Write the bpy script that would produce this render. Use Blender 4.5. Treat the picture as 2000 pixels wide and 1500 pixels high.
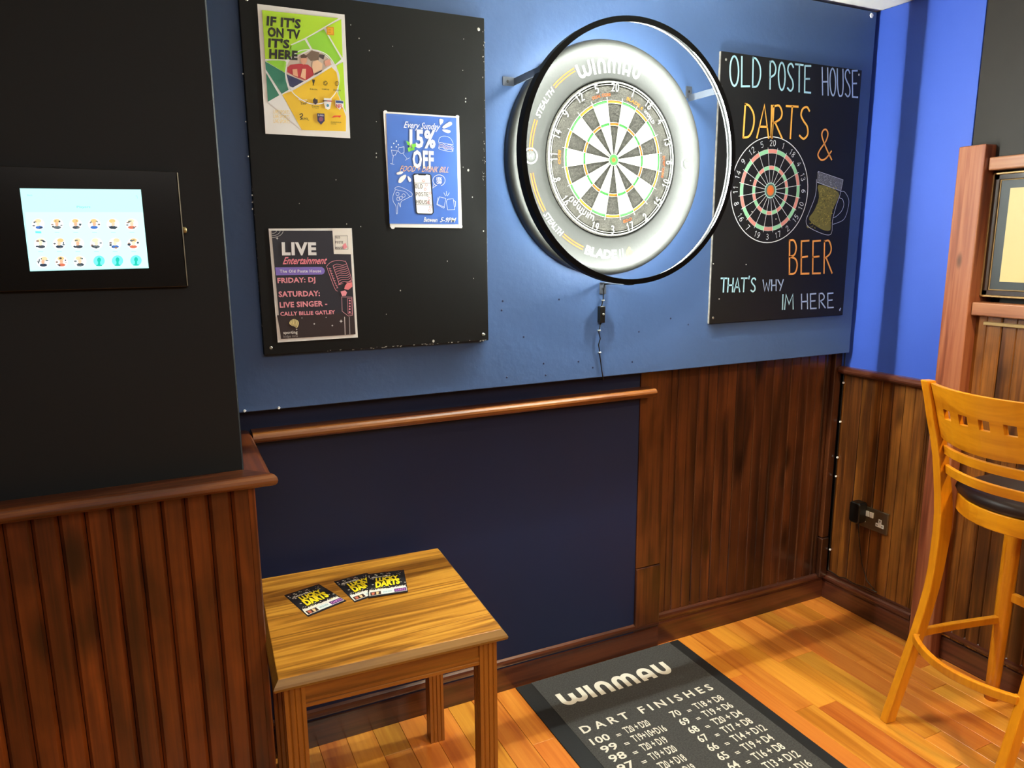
import bpy, math, random
from mathutils import Vector, Matrix
random.seed(7)
PI = math.pi
for _o in list(bpy.data.objects): bpy.data.objects.remove(_o, do_unlink=True)
SC = bpy.context.scene
COL = SC.collection

# ------------------------------------------------------------------ camera
F = 1414.894
CAMP = Vector((-1.261718, -1.95653, 1.480551))
RX = Vector((0.900953, -0.433857, -0.007148))
RY = Vector((0.088067, 0.166701, 0.982067))
RZ = Vector((0.424885, 0.885426, -0.188399))
cam = bpy.data.cameras.new('camera')
cam.sensor_fit = 'HORIZONTAL'; cam.sensor_width = 36.0; cam.lens = F*36.0/2000.0
cam.clip_start = 0.02; cam.clip_end = 50
camo = bpy.data.objects.new('camera', cam); COL.objects.link(camo)
m = Matrix((RX, RY, -RZ)).transposed().to_4x4(); m.translation = CAMP
camo.matrix_world = m
SC.camera = camo

# ------------------------------------------------------------------ light and exposure
SC.view_settings.view_transform = 'Standard'
SC.view_settings.look = 'None'
SC.view_settings.gamma = 1.0
SC.view_settings.use_curve_mapping = False
SC.view_settings.exposure = 0.4
w = bpy.data.worlds.new('world'); SC.world = w; w.use_nodes = True
w.node_tree.nodes['Background'].inputs[0].default_value = (1.0, 0.85, 0.7, 1)
w.node_tree.nodes['Background'].inputs[1].default_value = 0.02
LED_STRENGTH = 2300.0
def lamp(name, loc, target, power, size, color, spot=None):
    if spot:
        l = bpy.data.lights.new(name, 'SPOT'); l.spot_size = math.radians(spot); l.spot_blend = .6; l.shadow_soft_size = size
    else:
        l = bpy.data.lights.new(name, 'POINT'); l.shadow_soft_size = size
    l.energy = power; l.color = color
    o = bpy.data.objects.new(name, l); COL.objects.link(o); o.location = loc
    d = Vector(target)-Vector(loc); o.rotation_euler = d.to_track_quat('-Z', 'Y').to_euler()
    return o
WARM = (1.0, 0.74, 0.40)
lamp('ceiling_downlight', (0.62, -1.75, 2.26), (0.72, -0.75, 0), 85, 0.035, WARM, 82)
lamp('ceiling_downlight', (-0.35, -1.25, 2.26), (-0.55, -0.75, 0), 22, 0.04, WARM, 80)
lamp('ceiling_downlight', (-0.2, -3.4, 2.26), (0.2, -2.2, 0), 30, 0.05, WARM, 110)

al = bpy.data.lights.new('overhead_fill', 'AREA'); al.shape = 'RECTANGLE'; al.size = 2.2; al.size_y = 1.6; al.energy = 40; al.color = (1.0, .96, .90)  # added soft fill from overhead, not a fixture of the room
alo = bpy.data.objects.new('overhead_fill', al); COL.objects.link(alo); alo.location = (-.9, -2.9, 2.29)
# ------------------------------------------------------------------ helpers
def at(x, y, axis, val):
    """point of a world plane (axis = val) under a point of the photograph"""
    d = RX*((x-1000)/F) - RY*((y-750)/F) + RZ
    t = (val-CAMP[axis])/d[axis]
    return CAMP + d*t
def lin(c):
    if isinstance(c, str):
        c = [int(c[i:i+2], 16)/255 for i in (0, 2, 4)]
    return tuple((v/12.92 if v <= .04045 else ((v+.055)/1.055)**2.4) for v in c)+(1.0,)

def origin(o):
    v = Vector((0, 0, 0))
    while o is not None:
        v += Vector(o.location); o = o.parent
    return v
def thing(name, label, cat, loc=(0, 0, 0), group=None):
    o = bpy.data.objects.new(name, None); COL.objects.link(o); o.location = loc
    o.empty_display_size = .05
    o['label'] = label; o['category'] = cat
    if group: o['group'] = group
    return o
def tag(o, label=None, cat=None, group=None, kind=None):
    if label: o['label'] = label
    if cat: o['category'] = cat
    if group: o['group'] = group
    if kind: o['kind'] = kind
    return o

class MB:
    def __init__(s): s.v = []; s.f = []; s.m = []; s.sm = []
    def add(s, vs, fs, mi=0, smooth=False):
        n = len(s.v); s.v += [tuple(v) for v in vs]
        for f in fs: s.f.append([n+i for i in f]); s.m.append(mi); s.sm.append(smooth)
    def box(s, x0, x1, y0, y1, z0, z1, mi=0):
        if x0 > x1: x0, x1 = x1, x0
        if y0 > y1: y0, y1 = y1, y0
        if z0 > z1: z0, z1 = z1, z0
        s.add([(x0,y0,z0),(x1,y0,z0),(x1,y1,z0),(x0,y1,z0),(x0,y0,z1),(x1,y0,z1),(x1,y1,z1),(x0,y1,z1)],
              [(0,3,2,1),(4,5,6,7),(0,1,5,4),(1,2,6,5),(2,3,7,6),(3,0,4,7)], mi)
    def loft(s, rings, cap=True, mi=0, smooth=False, closed=True):
        n = len(rings[0]); vs = [p for r in rings for p in r]; fs = []
        for i in range(len(rings)-1):
            for j in range(n if closed else n-1):
                k = (j+1) % n
                fs.append((i*n+j, i*n+k, (i+1)*n+k, (i+1)*n+j))
        s.add(vs, fs, mi, smooth)
        if cap and closed:
            b = len(s.v)-len(vs)
            s.f.append([b+j for j in range(n)][::-1]); s.m.append(mi); s.sm.append(False)
            s.f.append([b+(len(rings)-1)*n+j for j in range(n)]); s.m.append(mi); s.sm.append(False)
    def prism(s, poly, fn, a0, a1, mi=0, smooth=False):
        s.loft([[fn(u, v, a0) for u, v in poly], [fn(u, v, a1) for u, v in poly]], True, mi, smooth)
    def tube(s, pts, r, n=8, mi=0, caps=True):
        pts = [Vector(p) for p in pts]; rings = []; up = None
        for i, p in enumerate(pts):
            d = (pts[min(i+1, len(pts)-1)]-pts[max(i-1, 0)]).normalized()
            if up is None:
                up = Vector((0, 0, 1)) if abs(d.z) < .9 else Vector((1, 0, 0))
            a = (up-d*up.dot(d)).normalized(); b = d.cross(a); up = a
            rr = r[i] if isinstance(r, (list, tuple)) else r
            rings.append([p+(a*math.cos(2*PI*k/n)+b*math.sin(2*PI*k/n))*rr for k in range(n)])
        s.loft(rings, caps, mi, True)
    def sweep(s, pts, ws, hs, side, mi=0, smooth=False):
        """rectangular section; side(i)->direction of width, height is cross(d, side)"""
        pts = [Vector(p) for p in pts]; rings = []
        for i, p in enumerate(pts):
            d = (pts[min(i+1, len(pts)-1)]-pts[max(i-1, 0)]).normalized()
            a = Vector(side(i) if callable(side) else side); a = (a-d*a.dot(d)).normalized(); b = d.cross(a)
            ww = (ws[i] if isinstance(ws, (list, tuple)) else ws)/2; hh = (hs[i] if isinstance(hs, (list, tuple)) else hs)/2
            rings.append([p-a*ww-b*hh, p+a*ww-b*hh, p+a*ww+b*hh, p-a*ww+b*hh])
        s.loft(rings, True, mi, smooth)
    def lathe(s, prof, c, axis=1, n=64, mi=0, smooth=True, close=False):
        """prof: list of (radius, along axis)"""
        rings = []
        for k in range(n+1):
            a = 2*PI*k/n; ring = []
            for r, h in prof:
                p = [0, 0, 0]; o = [i for i in (0, 1, 2) if i != axis]
                p[o[0]] = r*math.cos(a); p[o[1]] = r*math.sin(a); p[axis] = h
                ring.append(Vector(p)+Vector(c))
            rings.append(ring)
        s.loft(rings, False, mi, smooth, closed=close)
    def build(s, name, mats, parent=None, bevel=0, seg=2, wn=False):
        me = bpy.data.meshes.new(name); o = bpy.data.objects.new(name, me); COL.objects.link(o)
        off = origin(parent) if parent else Vector((0, 0, 0))
        me.from_pydata([tuple(Vector(v)-off) for v in s.v], [], s.f)
        if not isinstance(mats, (list, tuple)): mats = [mats]
        for mm in mats: me.materials.append(mm)
        me.polygons.foreach_set('material_index', s.m)
        me.polygons.foreach_set('use_smooth', s.sm)
        me.update()
        import bmesh
        bm = bmesh.new(); bm.from_mesh(me); bmesh.ops.remove_doubles(bm, verts=bm.verts, dist=1e-6)
        bmesh.ops.recalc_face_normals(bm, faces=bm.faces); bm.to_mesh(me); bm.free()
        if parent: o.parent = parent
        if bevel:
            b = o.modifiers.new('bevel', 'BEVEL'); b.width = bevel; b.segments = seg; b.limit_method = 'ANGLE'; b.angle_limit = math.radians(40)
            b.harden_normals = False
        return o
def box(name, mats, parent, x0, x1, y0, y1, z0, z1, bevel=0, seg=2):
    b = MB(); b.box(x0, x1, y0, y1, z0, z1); return b.build(name, mats, parent, bevel, seg)

# ------------------------------------------------------------------ materials
def newmat(name):
    m = bpy.data.materials.new(name); m.use_nodes = True
    nt = m.node_tree; return m, nt, nt.nodes['Principled BSDF']
def plain(name, col, rough=.5, metal=0, coat=0, spec=.5, bump=0, bscale=60, var=0, vscale=4, croughness=.1):
    m, nt, b = newmat(name); c = lin(col)
    b.inputs['Base Color'].default_value = c; b.inputs['Roughness'].default_value = rough
    b.inputs['Metallic'].default_value = metal; b.inputs['Coat Weight'].default_value = coat
    b.inputs['Coat Roughness'].default_value = croughness
    b.inputs['Specular IOR Level'].default_value = spec
    tc = nt.nodes.new('ShaderNodeTexCoord')
    if var:
        n = nt.nodes.new('ShaderNodeTexNoise'); n.inputs['Scale'].default_value = vscale; n.inputs['Detail'].default_value = 5
        nt.links.new(tc.outputs['Object'], n.inputs['Vector'])
        r = nt.nodes.new('ShaderNodeMapRange'); r.inputs['From Min'].default_value = .3; r.inputs['From Max'].default_value = .7
        r.inputs['To Min'].default_value = 1-var; r.inputs['To Max'].default_value = 1+var
        nt.links.new(n.outputs['Fac'], r.inputs['Value'])
        h = nt.nodes.new('ShaderNodeHueSaturation'); h.inputs['Color'].default_value = c
        nt.links.new(r.outputs['Result'], h.inputs['Value']); nt.links.new(h.outputs['Color'], b.inputs['Base Color'])
    if bump:
        n = nt.nodes.new('ShaderNodeTexNoise'); n.inputs['Scale'].default_value = bscale; n.inputs['Detail'].default_value = 4
        nt.links.new(tc.outputs['Object'], n.inputs['Vector'])
        bp = nt.nodes.new('ShaderNodeBump'); bp.inputs['Strength'].default_value = bump; bp.inputs['Distance'].default_value = .002
        nt.links.new(n.outputs['Fac'], bp.inputs['Height']); nt.links.new(bp.outputs['Normal'], b.inputs['Normal'])
    return m
def wood(name, cols, axis=2, fine=1.0, rough=.4, coat=.2, knots=0.0, var=.2, rings=.5, bump=.15, huevar=.0, streak=1.0, bands=14, dist=.6, blotch=0):
    """stained timber: stretched grain, slow rings, dark knots, every piece its own tone"""
    m, nt, b = newmat(name); N = nt.nodes; L = nt.links
    tc = N.new('ShaderNodeTexCoord'); oi = N.new('ShaderNodeObjectInfo')
    ad = N.new('ShaderNodeVectorMath'); ad.operation = 'MULTIPLY_ADD'
    comb = N.new('ShaderNodeCombineXYZ')
    for i, k in enumerate((3.1, 7.7, 5.3)):
        mm = N.new('ShaderNodeMath'); mm.operation = 'MULTIPLY'; mm.inputs[1].default_value = k
        L.new(oi.outputs['Random'], mm.inputs[0]); L.new(mm.outputs[0], comb.inputs[i])
    ad.operation = 'ADD'; L.new(tc.outputs['Object'], ad.inputs[0]); L.new(comb.outputs[0], ad.inputs[1])
    def mapped(al, ac):
        mp = N.new('ShaderNodeMapping'); s = [ac, ac, ac]; s[axis] = al
        mp.inputs['Scale'].default_value = s; L.new(ad.outputs[0], mp.inputs['Vector']); return mp
    def noise(mp, det=4, dist=0.0, rough_=.55):
        n = N.new('ShaderNodeTexNoise'); n.inputs['Scale'].default_value = 1; n.inputs['Detail'].default_value = det
        n.inputs['Distortion'].default_value = dist; n.inputs['Roughness'].default_value = rough_
        L.new(mp.outputs[0], n.inputs['Vector']); return n
    g = noise(mapped(3*fine, 130*fine), 3, .2)
    r = noise(mapped(1.1*streak, 16*streak), 3, dist)
    # rings: bands taken out of a slow noise give cathedral grain
    mu = N.new('ShaderNodeMath'); mu.operation = 'MULTIPLY'; mu.inputs[1].default_value = bands; L.new(r.outputs['Fac'], mu.inputs[0])
    sn = N.new('ShaderNodeMath'); sn.operation = 'SINE'; L.new(mu.outputs[0], sn.inputs[0])
    rr = N.new('ShaderNodeMapRange'); rr.inputs['From Min'].default_value = -1; rr.inputs['From Max'].default_value = 1
    L.new(sn.outputs[0], rr.inputs['Value'])
    mix = N.new('ShaderNodeMix'); mix.data_type = 'FLOAT'; mix.inputs[0].default_value = rings
    L.new(g.outputs['Fac'], mix.inputs[2]); L.new(rr.outputs[0], mix.inputs[3])
    mix2 = N.new('ShaderNodeMix'); mix2.data_type = 'FLOAT'; mix2.inputs[0].default_value = .35
    L.new(mix.outputs[0], mix2.inputs[2]); L.new(r.outputs['Fac'], mix2.inputs[3])
    ramp = N.new('ShaderNodeValToRGB'); cr = ramp.color_ramp
    cr.elements[0].position = .25; cr.elements[0].color = lin(cols[0])
    cr.elements[1].position = .75; cr.elements[1].color = lin(cols[2])
    e = cr.elements.new(.5); e.color = lin(cols[1])
    L.new(mix2.outputs[0], ramp.inputs[0]); out = ramp.outputs[0]
    h = N.new('ShaderNodeHueSaturation'); L.new(out, h.inputs['Color'])
    mr = N.new('ShaderNodeMapRange'); mr.inputs['To Min'].default_value = 1-var; mr.inputs['To Max'].default_value = 1+var
    L.new(oi.outputs['Random'], mr.inputs['Value']); L.new(mr.outputs[0], h.inputs['Value'])
    if huevar:
        m3 = N.new('ShaderNodeMath'); m3.operation = 'MULTIPLY'; m3.inputs[1].default_value = 13.7; L.new(oi.outputs['Random'], m3.inputs[0])
        m4 = N.new('ShaderNodeMath'); m4.operation = 'FRACT'; L.new(m3.outputs[0], m4.inputs[0])
        m5 = N.new('ShaderNodeMapRange'); m5.inputs['To Min'].default_value = .5-huevar; m5.inputs['To Max'].default_value = .5+huevar
        L.new(m4.outputs[0], m5.inputs['Value']); L.new(m5.outputs[0], h.inputs['Hue'])
    out = h.outputs[0]
    if knots:
        v = N.new('ShaderNodeTexVoronoi'); mp = mapped(3.2, 8.5); L.new(mp.outputs[0], v.inputs['Vector']); v.inputs['Scale'].default_value = 1
        kr = N.new('ShaderNodeMapRange'); kr.interpolation_type = 'SMOOTHSTEP'
        kr.inputs['From Min'].default_value = .05; kr.inputs['From Max'].default_value = .05+.28*knots; kr.inputs['To Min'].default_value = .25; kr.inputs['To Max'].default_value = 1
        L.new(v.outputs['Distance'], kr.inputs['Value'])
        mk = N.new('ShaderNodeMix'); mk.data_type = 'RGBA'; mk.blend_type = 'MULTIPLY'; mk.inputs[0].default_value = 1
        L.new(out, mk.inputs[6]); L.new(kr.outputs[0], mk.inputs[7]); out = mk.outputs[2]
    if blotch:
        bn = noise(mapped(4, 9), 3, .3); br = N.new('ShaderNodeMapRange'); br.inputs['From Min'].default_value = .32; br.inputs['From Max'].default_value = .62
        br.inputs['To Min'].default_value = 1-blotch; br.inputs['To Max'].default_value = 1.12; L.new(bn.outputs['Fac'], br.inputs['Value'])
        mb = N.new('ShaderNodeMix'); mb.data_type = 'RGBA'; mb.blend_type = 'MULTIPLY'; mb.inputs[0].default_value = 1
        L.new(out, mb.inputs[6]); L.new(br.outputs[0], mb.inputs[7]); out = mb.outputs[2]
    L.new(out, b.inputs['Base Color'])
    b.inputs['Roughness'].default_value = rough; b.inputs['Coat Weight'].default_value = coat; b.inputs['Coat Roughness'].default_value = .18
    bp = N.new('ShaderNodeBump'); bp.inputs['Strength'].default_value = bump; bp.inputs['Distance'].default_value = .001
    L.new(mix.outputs[0], bp.inputs['Height']); L.new(bp.outputs['Normal'], b.inputs['Normal'])
    return m
def printmat(name, rough=.5, coat=0, emit=0, spec=.5):
    m, nt, b = newmat(name)
    a = nt.nodes.new('ShaderNodeAttribute'); a.attribute_name = 'ink'
    nt.links.new(a.outputs['Color'], b.inputs['Base Color'])
    b.inputs['Roughness'].default_value = rough; b.inputs['Coat Weight'].default_value = coat; b.inputs['Specular IOR Level'].default_value = spec
    if emit:
        b.inputs['Base Color'].default_value = (0, 0, 0, 1)
        for l in list(nt.links):
            if l.to_socket == b.inputs['Base Color']: nt.links.remove(l)
        nt.links.new(a.outputs['Color'], b.inputs['Emission Color']); b.inputs['Emission Strength'].default_value = emit
    return m

def painted(name, col, rough, bump, spec=.5, var=.08, brush=True):
    """brushed wall paint: roller relief and faint long brush strokes"""
    m = plain(name, col, rough, spec=spec, bump=bump, bscale=45, var=var, vscale=2.2)
    return m
M = {}
M['blue_board'] = painted('blue_board_paint', (.265, .365, .535), .5, .35, spec=.35)
M['blue_wall'] = painted('blue_wall_paint', (.215, .33, .70), .5, .12, spec=.4, var=.04)
M['navy'] = painted('navy_paint', (.07, .12, .26), .55, .10, spec=.4)
M['charcoal'] = painted('charcoal_paint', (.06, .075, .085), .6, .06, spec=.35, var=.04)
M['umber'] = painted('umber_paint', (.135, .11, .088), .6, .10, spec=.35)
M['room'] = plain('room_plaster', (.42, .36, .30), .8)
M['ceiling'] = plain('ceiling_white', (.93, .92, .88), .8)
M['dark_gap'] = plain('dark_void', (.05, .035, .03), .8)
DK = [(.13, .06, .03), (.26, .13, .06), (.38, .20, .09)]
M['plank_back'] = wood('dark_pine', DK, 2, 1, .33, .4, .8, .2, .3, blotch=.4)
M['plank_left'] = wood('red_pine', [(.20, .07, .012), (.36, .155, .03), (.50, .24, .06)], 2, 1, .38, .3, .9, .14, .3, blotch=.55)
M['plank_right'] = wood('amber_pine', [(.17, .08, .025), (.35, .19, .065), (.54, .33, .115)], 2, 1, .35, .35, .8, .2, .3, blotch=.45)
M['skirt_x'] = wood('skirting_wood_x', [(.16, .07, .04), (.29, .145, .085), (.40, .22, .13)], 0, 1, .28, .5, 0, .05, .3)
M['skirt_y'] = wood('skirting_wood_y', [(.15, .07, .045), (.28, .14, .09), (.38, .21, .14)], 1, 1, .28, .5, 0, .05, .3)
M['rail_x'] = wood('rail_wood_x', [(.18, .075, .02), (.38, .19, .06), (.58, .36, .15)], 0, 1, .36, .25, 0, .05, .35)
M['rail_y'] = wood('rail_wood_y', [(.20, .08, .02), (.40, .19, .06), (.56, .31, .12)], 1, 1, .32, .4, 0, .05, .35)
M['post'] = wood('post_wood', [(.33, .15, .09), (.52, .28, .18), (.64, .40, .27)], 2, 1, .35, .35, .3, .05, .4)
M['post_rail'] = wood('post_rail_wood', [(.33, .17, .10), (.54, .33, .21), (.64, .43, .29)], 1, 1, .35, .3, 0, .05, .4)
M['table_top'] = wood('table_laminate', [(.40, .24, .06), (.66, .44, .13), (.80, .58, .21)], 0, .8, .33, .2, .0, .0, .4, .03, streak=.9, bands=42, dist=.5)
M['table_edge'] = wood('table_edge_wood', [(.42, .28, .06), (.50, .35, .09), (.56, .40, .12)], 0, 1, .5, .0, 0, 0, .3, .05)
M['table_leg'] = wood('table_leg_wood', [(.44, .25, .06), (.55, .33, .085), (.63, .40, .12)], 2, 1, .4, .2, 0, .04, .15, .05)
M['stool'] = wood('honey_beech', [(.74, .43, .04), (.80, .50, .06), (.86, .56, .08)], 2, .8, .3, .4, 0, .02, .3, .02)
M['stool_x'] = wood('honey_beech_flat', [(.72, .42, .04), (.79, .49, .06), (.86, .56, .08)], 1, .8, .3, .4, 0, .02, .5, .02)
M['oak'] = wood('oak_strip', [(.66, .36, .10), (.76, .46, .15), (.84, .56, .21)], 1, .8, .28, .45, 0, .22, .35, .06, huevar=.012)
M['leather'] = plain('dark_brown_leather', (.14, .09, .07), .45, bump=.08, bscale=300, coat=.0)
M['black_board'] = plain('black_board_paint', (.036, .034, .030), .55, bump=.1, bscale=30, var=.1, vscale=6, spec=.25)
M['chalk_board'] = plain('black_chalkboard', (.036, .033, .03), .6, bump=.05, bscale=60, var=.1, vscale=5, spec=.4)
M['edge_wear'] = plain('worn_board_edge', (.42, .40, .38), .8, var=.4, vscale=60)
M['rubber'] = plain('dark_surround_foam', (.10, .10, .094), .5, bump=.05, bscale=250, spec=.12)
M['rubber_side'] = plain('black_surround_rim', (.07, .07, .07), .5)
M['sisal_black'] = plain('charcoal_sisal', (.125, .12, .108), .9, bump=.3, bscale=400, var=.6, vscale=260, spec=.03)
M['sisal_white'] = plain('white_sisal', (.42, .42, .41), .9, bump=.1, bscale=400, spec=.1)
M['sisal_red'] = plain('red_sisal', (.42, .23, .03), .9, spec=.1)
M['sisal_green'] = plain('green_sisal', (.13, .33, .13), .9, spec=.1)
M['bull_red'] = plain('bull_red_sisal', (.40, .16, .04), .9, spec=.1)
M['wire'] = plain('steel_wire', (.75, .75, .70), .3, metal=.8)
M['white_plastic'] = plain('white_enamel', (.85, .85, .83), .5)
M['numeral_paint'] = plain('numeral_enamel', (.36, .36, .35), .6, spec=.2)
M['black_metal'] = plain('black_powder_coat', (.02, .02, .022), .7, spec=.15)
M['black_plastic'] = plain('black_plastic', (.03, .035, .03), .35)
M['steel'] = plain('brushed_steel', (.62, .60, .52), .35, metal=1, bump=.05, bscale=200)
M['bracket_grey'] = plain('grey_bracket', (.30, .32, .36), .45, metal=.5)
M['brass'] = plain('brass', (.66, .60, .42), .4, metal=.7)
M['housing'] = plain('black_glass', (.045, .045, .045), .25, spec=.4)
M['gold'] = plain('worn_gilt', (.62, .50, .32), .4, metal=.4)
M['table_apron'] = wood('table_apron_wood', [(.44, .25, .06), (.55, .33, .085), (.63, .40, .12)], 0, 1, .4, .2, 0, .04, .15, .05)
M['frame_dark'] = wood('dark_frame_wood', [(.10, .065, .045), (.16, .11, .08), (.22, .16, .12)], 2, 1, .3, .4, 0, 0, .3)
M['mount_black'] = plain('black_mount_card', (.13, .15, .15), .45, coat=.3)
M['cream'] = plain('cream_print', (.74, .65, .43), .5)
M['paper'] = plain('white_laminate', (.95, .945, .93), .3, coat=.3)
M['mat_border'] = plain('black_rubber', (.075, .08, .08), .55, bump=.15, bscale=200)
M['mat_pile'] = plain('charcoal_carpet', (.25, .25, .245), .9, bump=.6, bscale=500, var=.3, vscale=200, spec=.2)
M['print'] = printmat('printed_ink', .45, .08)
M['chalk'] = printmat('chalk_pen', .8)
M['surround_ink'] = printmat('surround_ink', .8, spec=.04)
M['mat_ink'] = printmat('carpet_ink', .9, spec=.2)
M['screen'] = printmat('lit_screen', .3, emit=1.15)
mm, nt, b = newmat('led_emitter'); M['led'] = mm
b.inputs['Base Color'].default_value = (.9, .9, .9, 1); b.inputs['Emission Color'].default_value = (.93, 1.0, .93, 1); b.inputs['Emission Strength'].default_value = LED_STRENGTH

# ------------------------------------------------------------------ flat print (posters, chalk, mats): coloured shapes in 2D on a real plane
def ell(cx, cy, rx, ry, a0=0, a1=360, n=20):
    return [(cx+rx*math.cos(math.radians(a0+(a1-a0)*i/n)), cy+ry*math.sin(math.radians(a0+(a1-a0)*i/n))) for i in range(n+1)]
def smooth(pts, closed=False, k=5):
    if len(pts) < 3: return pts
    n = len(pts); out = []
    for i in range(n if closed else n-1):
        g = lambda j: pts[j % n] if closed else pts[max(0, min(n-1, j))]
        p0, p1, p2, p3 = g(i-1), g(i), g(i+1), g(i+2)
        for q in range(k):
            t = q/k
            out.append(tuple(.5*((2*p1[d])+(-p0[d]+p2[d])*t+(2*p0[d]-5*p1[d]+4*p2[d]-p3[d])*t*t+(-p0[d]+3*p1[d]-3*p2[d]+p3[d])*t**3) for d in range(2)))
    if not closed: out.append(tuple(pts[-1]))
    return out
GLY = {
 'O': [ell(.5,.5,.42,.5,90,450)], 'L': [[(.12,1),(.1,0),(.9,.02)]],
 'D': [[(.12,1),(.08,0)], smooth([(.1,1),(.45,.95),(.82,.7),(.85,.35),(.55,.05),(.08,0)])],
 'P': [[(.12,1),(.1,0)], smooth([(.1,.97),(.5,1.0),(.85,.8),(.7,.55),(.1,.42)])],
 'S': [smooth([(.85,.88),(.6,1),(.25,.93),(.15,.74),(.4,.56),(.75,.38),(.82,.14),(.5,0),(.12,.1)])],
 'T': [[(0,1),(1,1)], [(.5,1),(.5,0)]], 'E': [[(.88,1),(.12,.98),(.1,0),(.9,0)], [(.1,.5),(.75,.52)]],
 'F': [[(.88,1),(.12,1),(.12,0)], [(.12,.5),(.75,.5)]],
 'H': [[(.1,1),(.08,0)], [(.9,1),(.9,0)], [(.1,.48),(.9,.5)]],
 'U': [smooth([(.08,1),(.08,.4),(.25,.06),(.5,0),(.78,.08),(.92,.4),(.92,1)])],
 'A': [[(.02,0),(.5,1),(.98,0)], [(.2,.34),(.82,.34)]],
 'R': [[(.12,1),(.1,0)], smooth([(.1,.97),(.55,1.0),(.82,.8),(.7,.6),(.12,.45)]), [(.3,.48),(.95,0)]],
 '&': [smooth([(1,.02),(.62,.4),(.34,.78),(.42,.96),(.62,1),(.74,.86),(.6,.62),(.2,.32),(.08,.14),(.3,0),(.62,.06),(.98,.3)])],
 'B': [[(.12,1),(.1,0)], smooth([(.1,1),(.55,1),(.78,.8),(.6,.58),(.12,.52)]), smooth([(.12,.52),(.7,.45),(.88,.25),(.65,.03),(.1,0)])],
 'W': [[(0,1),(.24,0),(.5,.7),(.76,0),(1,1)]], 'Y': [[(0,1),(.5,.5)], [(1,1),(.38,0)]], 'I': [[(.5,1),(.5,0)]],
 'M': [[(.02,0),(.12,1),(.5,.35),(.88,1),(.98,0)]], "'": [[(.6,1.15),(.4,.95)]], '.': [[(.5,.06),(.35,-.04)]],
 'N': [[(.1,0),(.1,1),(.9,0),(.9,1)]],
 '0': [ell(.5,.5,.4,.5,90,450)], '1': [[(.28,.78),(.58,1),(.58,0)]],
 '2': [smooth([(.12,.78),(.3,.98),(.65,.98),(.85,.74),(.6,.42),(.1,0)])+[(.92,0)]],
 '3': [smooth([(.12,.9),(.45,1),(.8,.82),(.65,.58),(.35,.53)]), smooth([(.35,.53),(.75,.45),(.88,.22),(.5,0),(.1,.1)])],
 '4': [[(.72,0),(.72,1),(.05,.3),(.98,.3)]], '5': [[(.85,1),(.22,1),(.15,.56)]+smooth([(.15,.56),(.6,.62),(.88,.36),(.65,.04),(.1,.06)])],
 '6': [smooth([(.8,.94),(.45,.85),(.15,.5),(.15,.15),(.5,0),(.85,.18),(.78,.48),(.45,.56),(.18,.36)])],
 '7': [[(.08,1),(.92,1),(.35,0)]], '8': [smooth([(.5,.54),(.18,.76),(.5,1),(.82,.76),(.5,.54),(.12,.24),(.5,0),(.88,.24)], True)],
 '9': [smooth([(.82,.64),(.55,.44),(.2,.55),(.15,.82),(.5,1),(.85,.85),(.85,.5),(.55,.1),(.2,.05)])],
}
GLY['8'][0].append(GLY['8'][0][0])
# the rounded heavy lettering of the mat and the surround: w i n m a u
def _U(x, y=.40, ry=.27, rx=.27, top=1.0, top2=.78): return [(x, top)]+ell(x+rx, y, rx, ry, 180, 360, 14)+[(x+2*rx, top2)]
def _N(x, y=.52, ry=.34, rx=.27): return [(x, 0)]+ell(x+rx, y, rx, ry, 180, 0, 14)+[(x+2*rx, 0)]
LOGO = [(1.16, [_U(.02), _U(.56, top=.78, top2=1.0)]), (.3, [[(.14, 1), (.14, 0)]]), (.8, [_N(.12)]),
        (1.22, [_N(.1, rx=.245), _N(.59, rx=.245)]), (.8, [_N(.12), [(.14, .30), (.64, .30)]]), (.8, [[(.12+2*.27*k, 1) for k in (0,)]+ell(.39, .46, .27, .34, 180, 360, 14)+[(.66, 1)]])]
_fc = {}
def font_tris(s, bold=0.0, shear=0.0, spacing=1.0):
    k = (s, bold, shear, spacing)
    if k in _fc: return _fc[k]
    cu = bpy.data.curves.new('txt', 'FONT'); cu.body = s; cu.size = 1; cu.resolution_u = 2; cu.offset = bold; cu.shear = shear
    cu.space_character = spacing
    o = bpy.data.objects.new('txt', cu); COL.objects.link(o)
    bpy.context.view_layer.update()
    dg = bpy.context.evaluated_depsgraph_get(); me = bpy.data.meshes.new_from_object(o.evaluated_get(dg))
    vs = [(v.co.x, v.co.y) for v in me.vertices]; fs = [tuple(p.vertices) for p in me.polygons]
    bpy.data.objects.remove(o, do_unlink=True); bpy.data.curves.remove(cu); bpy.data.meshes.remove(me)
    if not vs: vs = [(0, 0)]; fs = []
    x0 = min(v[0] for v in vs); x1 = max(v[0] for v in vs); y0 = min(0, 0); y1 = .73
    _fc[k] = ([((x-x0)/(x1-x0+1e-9), y/y1) for x, y in vs], fs, (x1-x0)/y1)
    return _fc[k]
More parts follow.
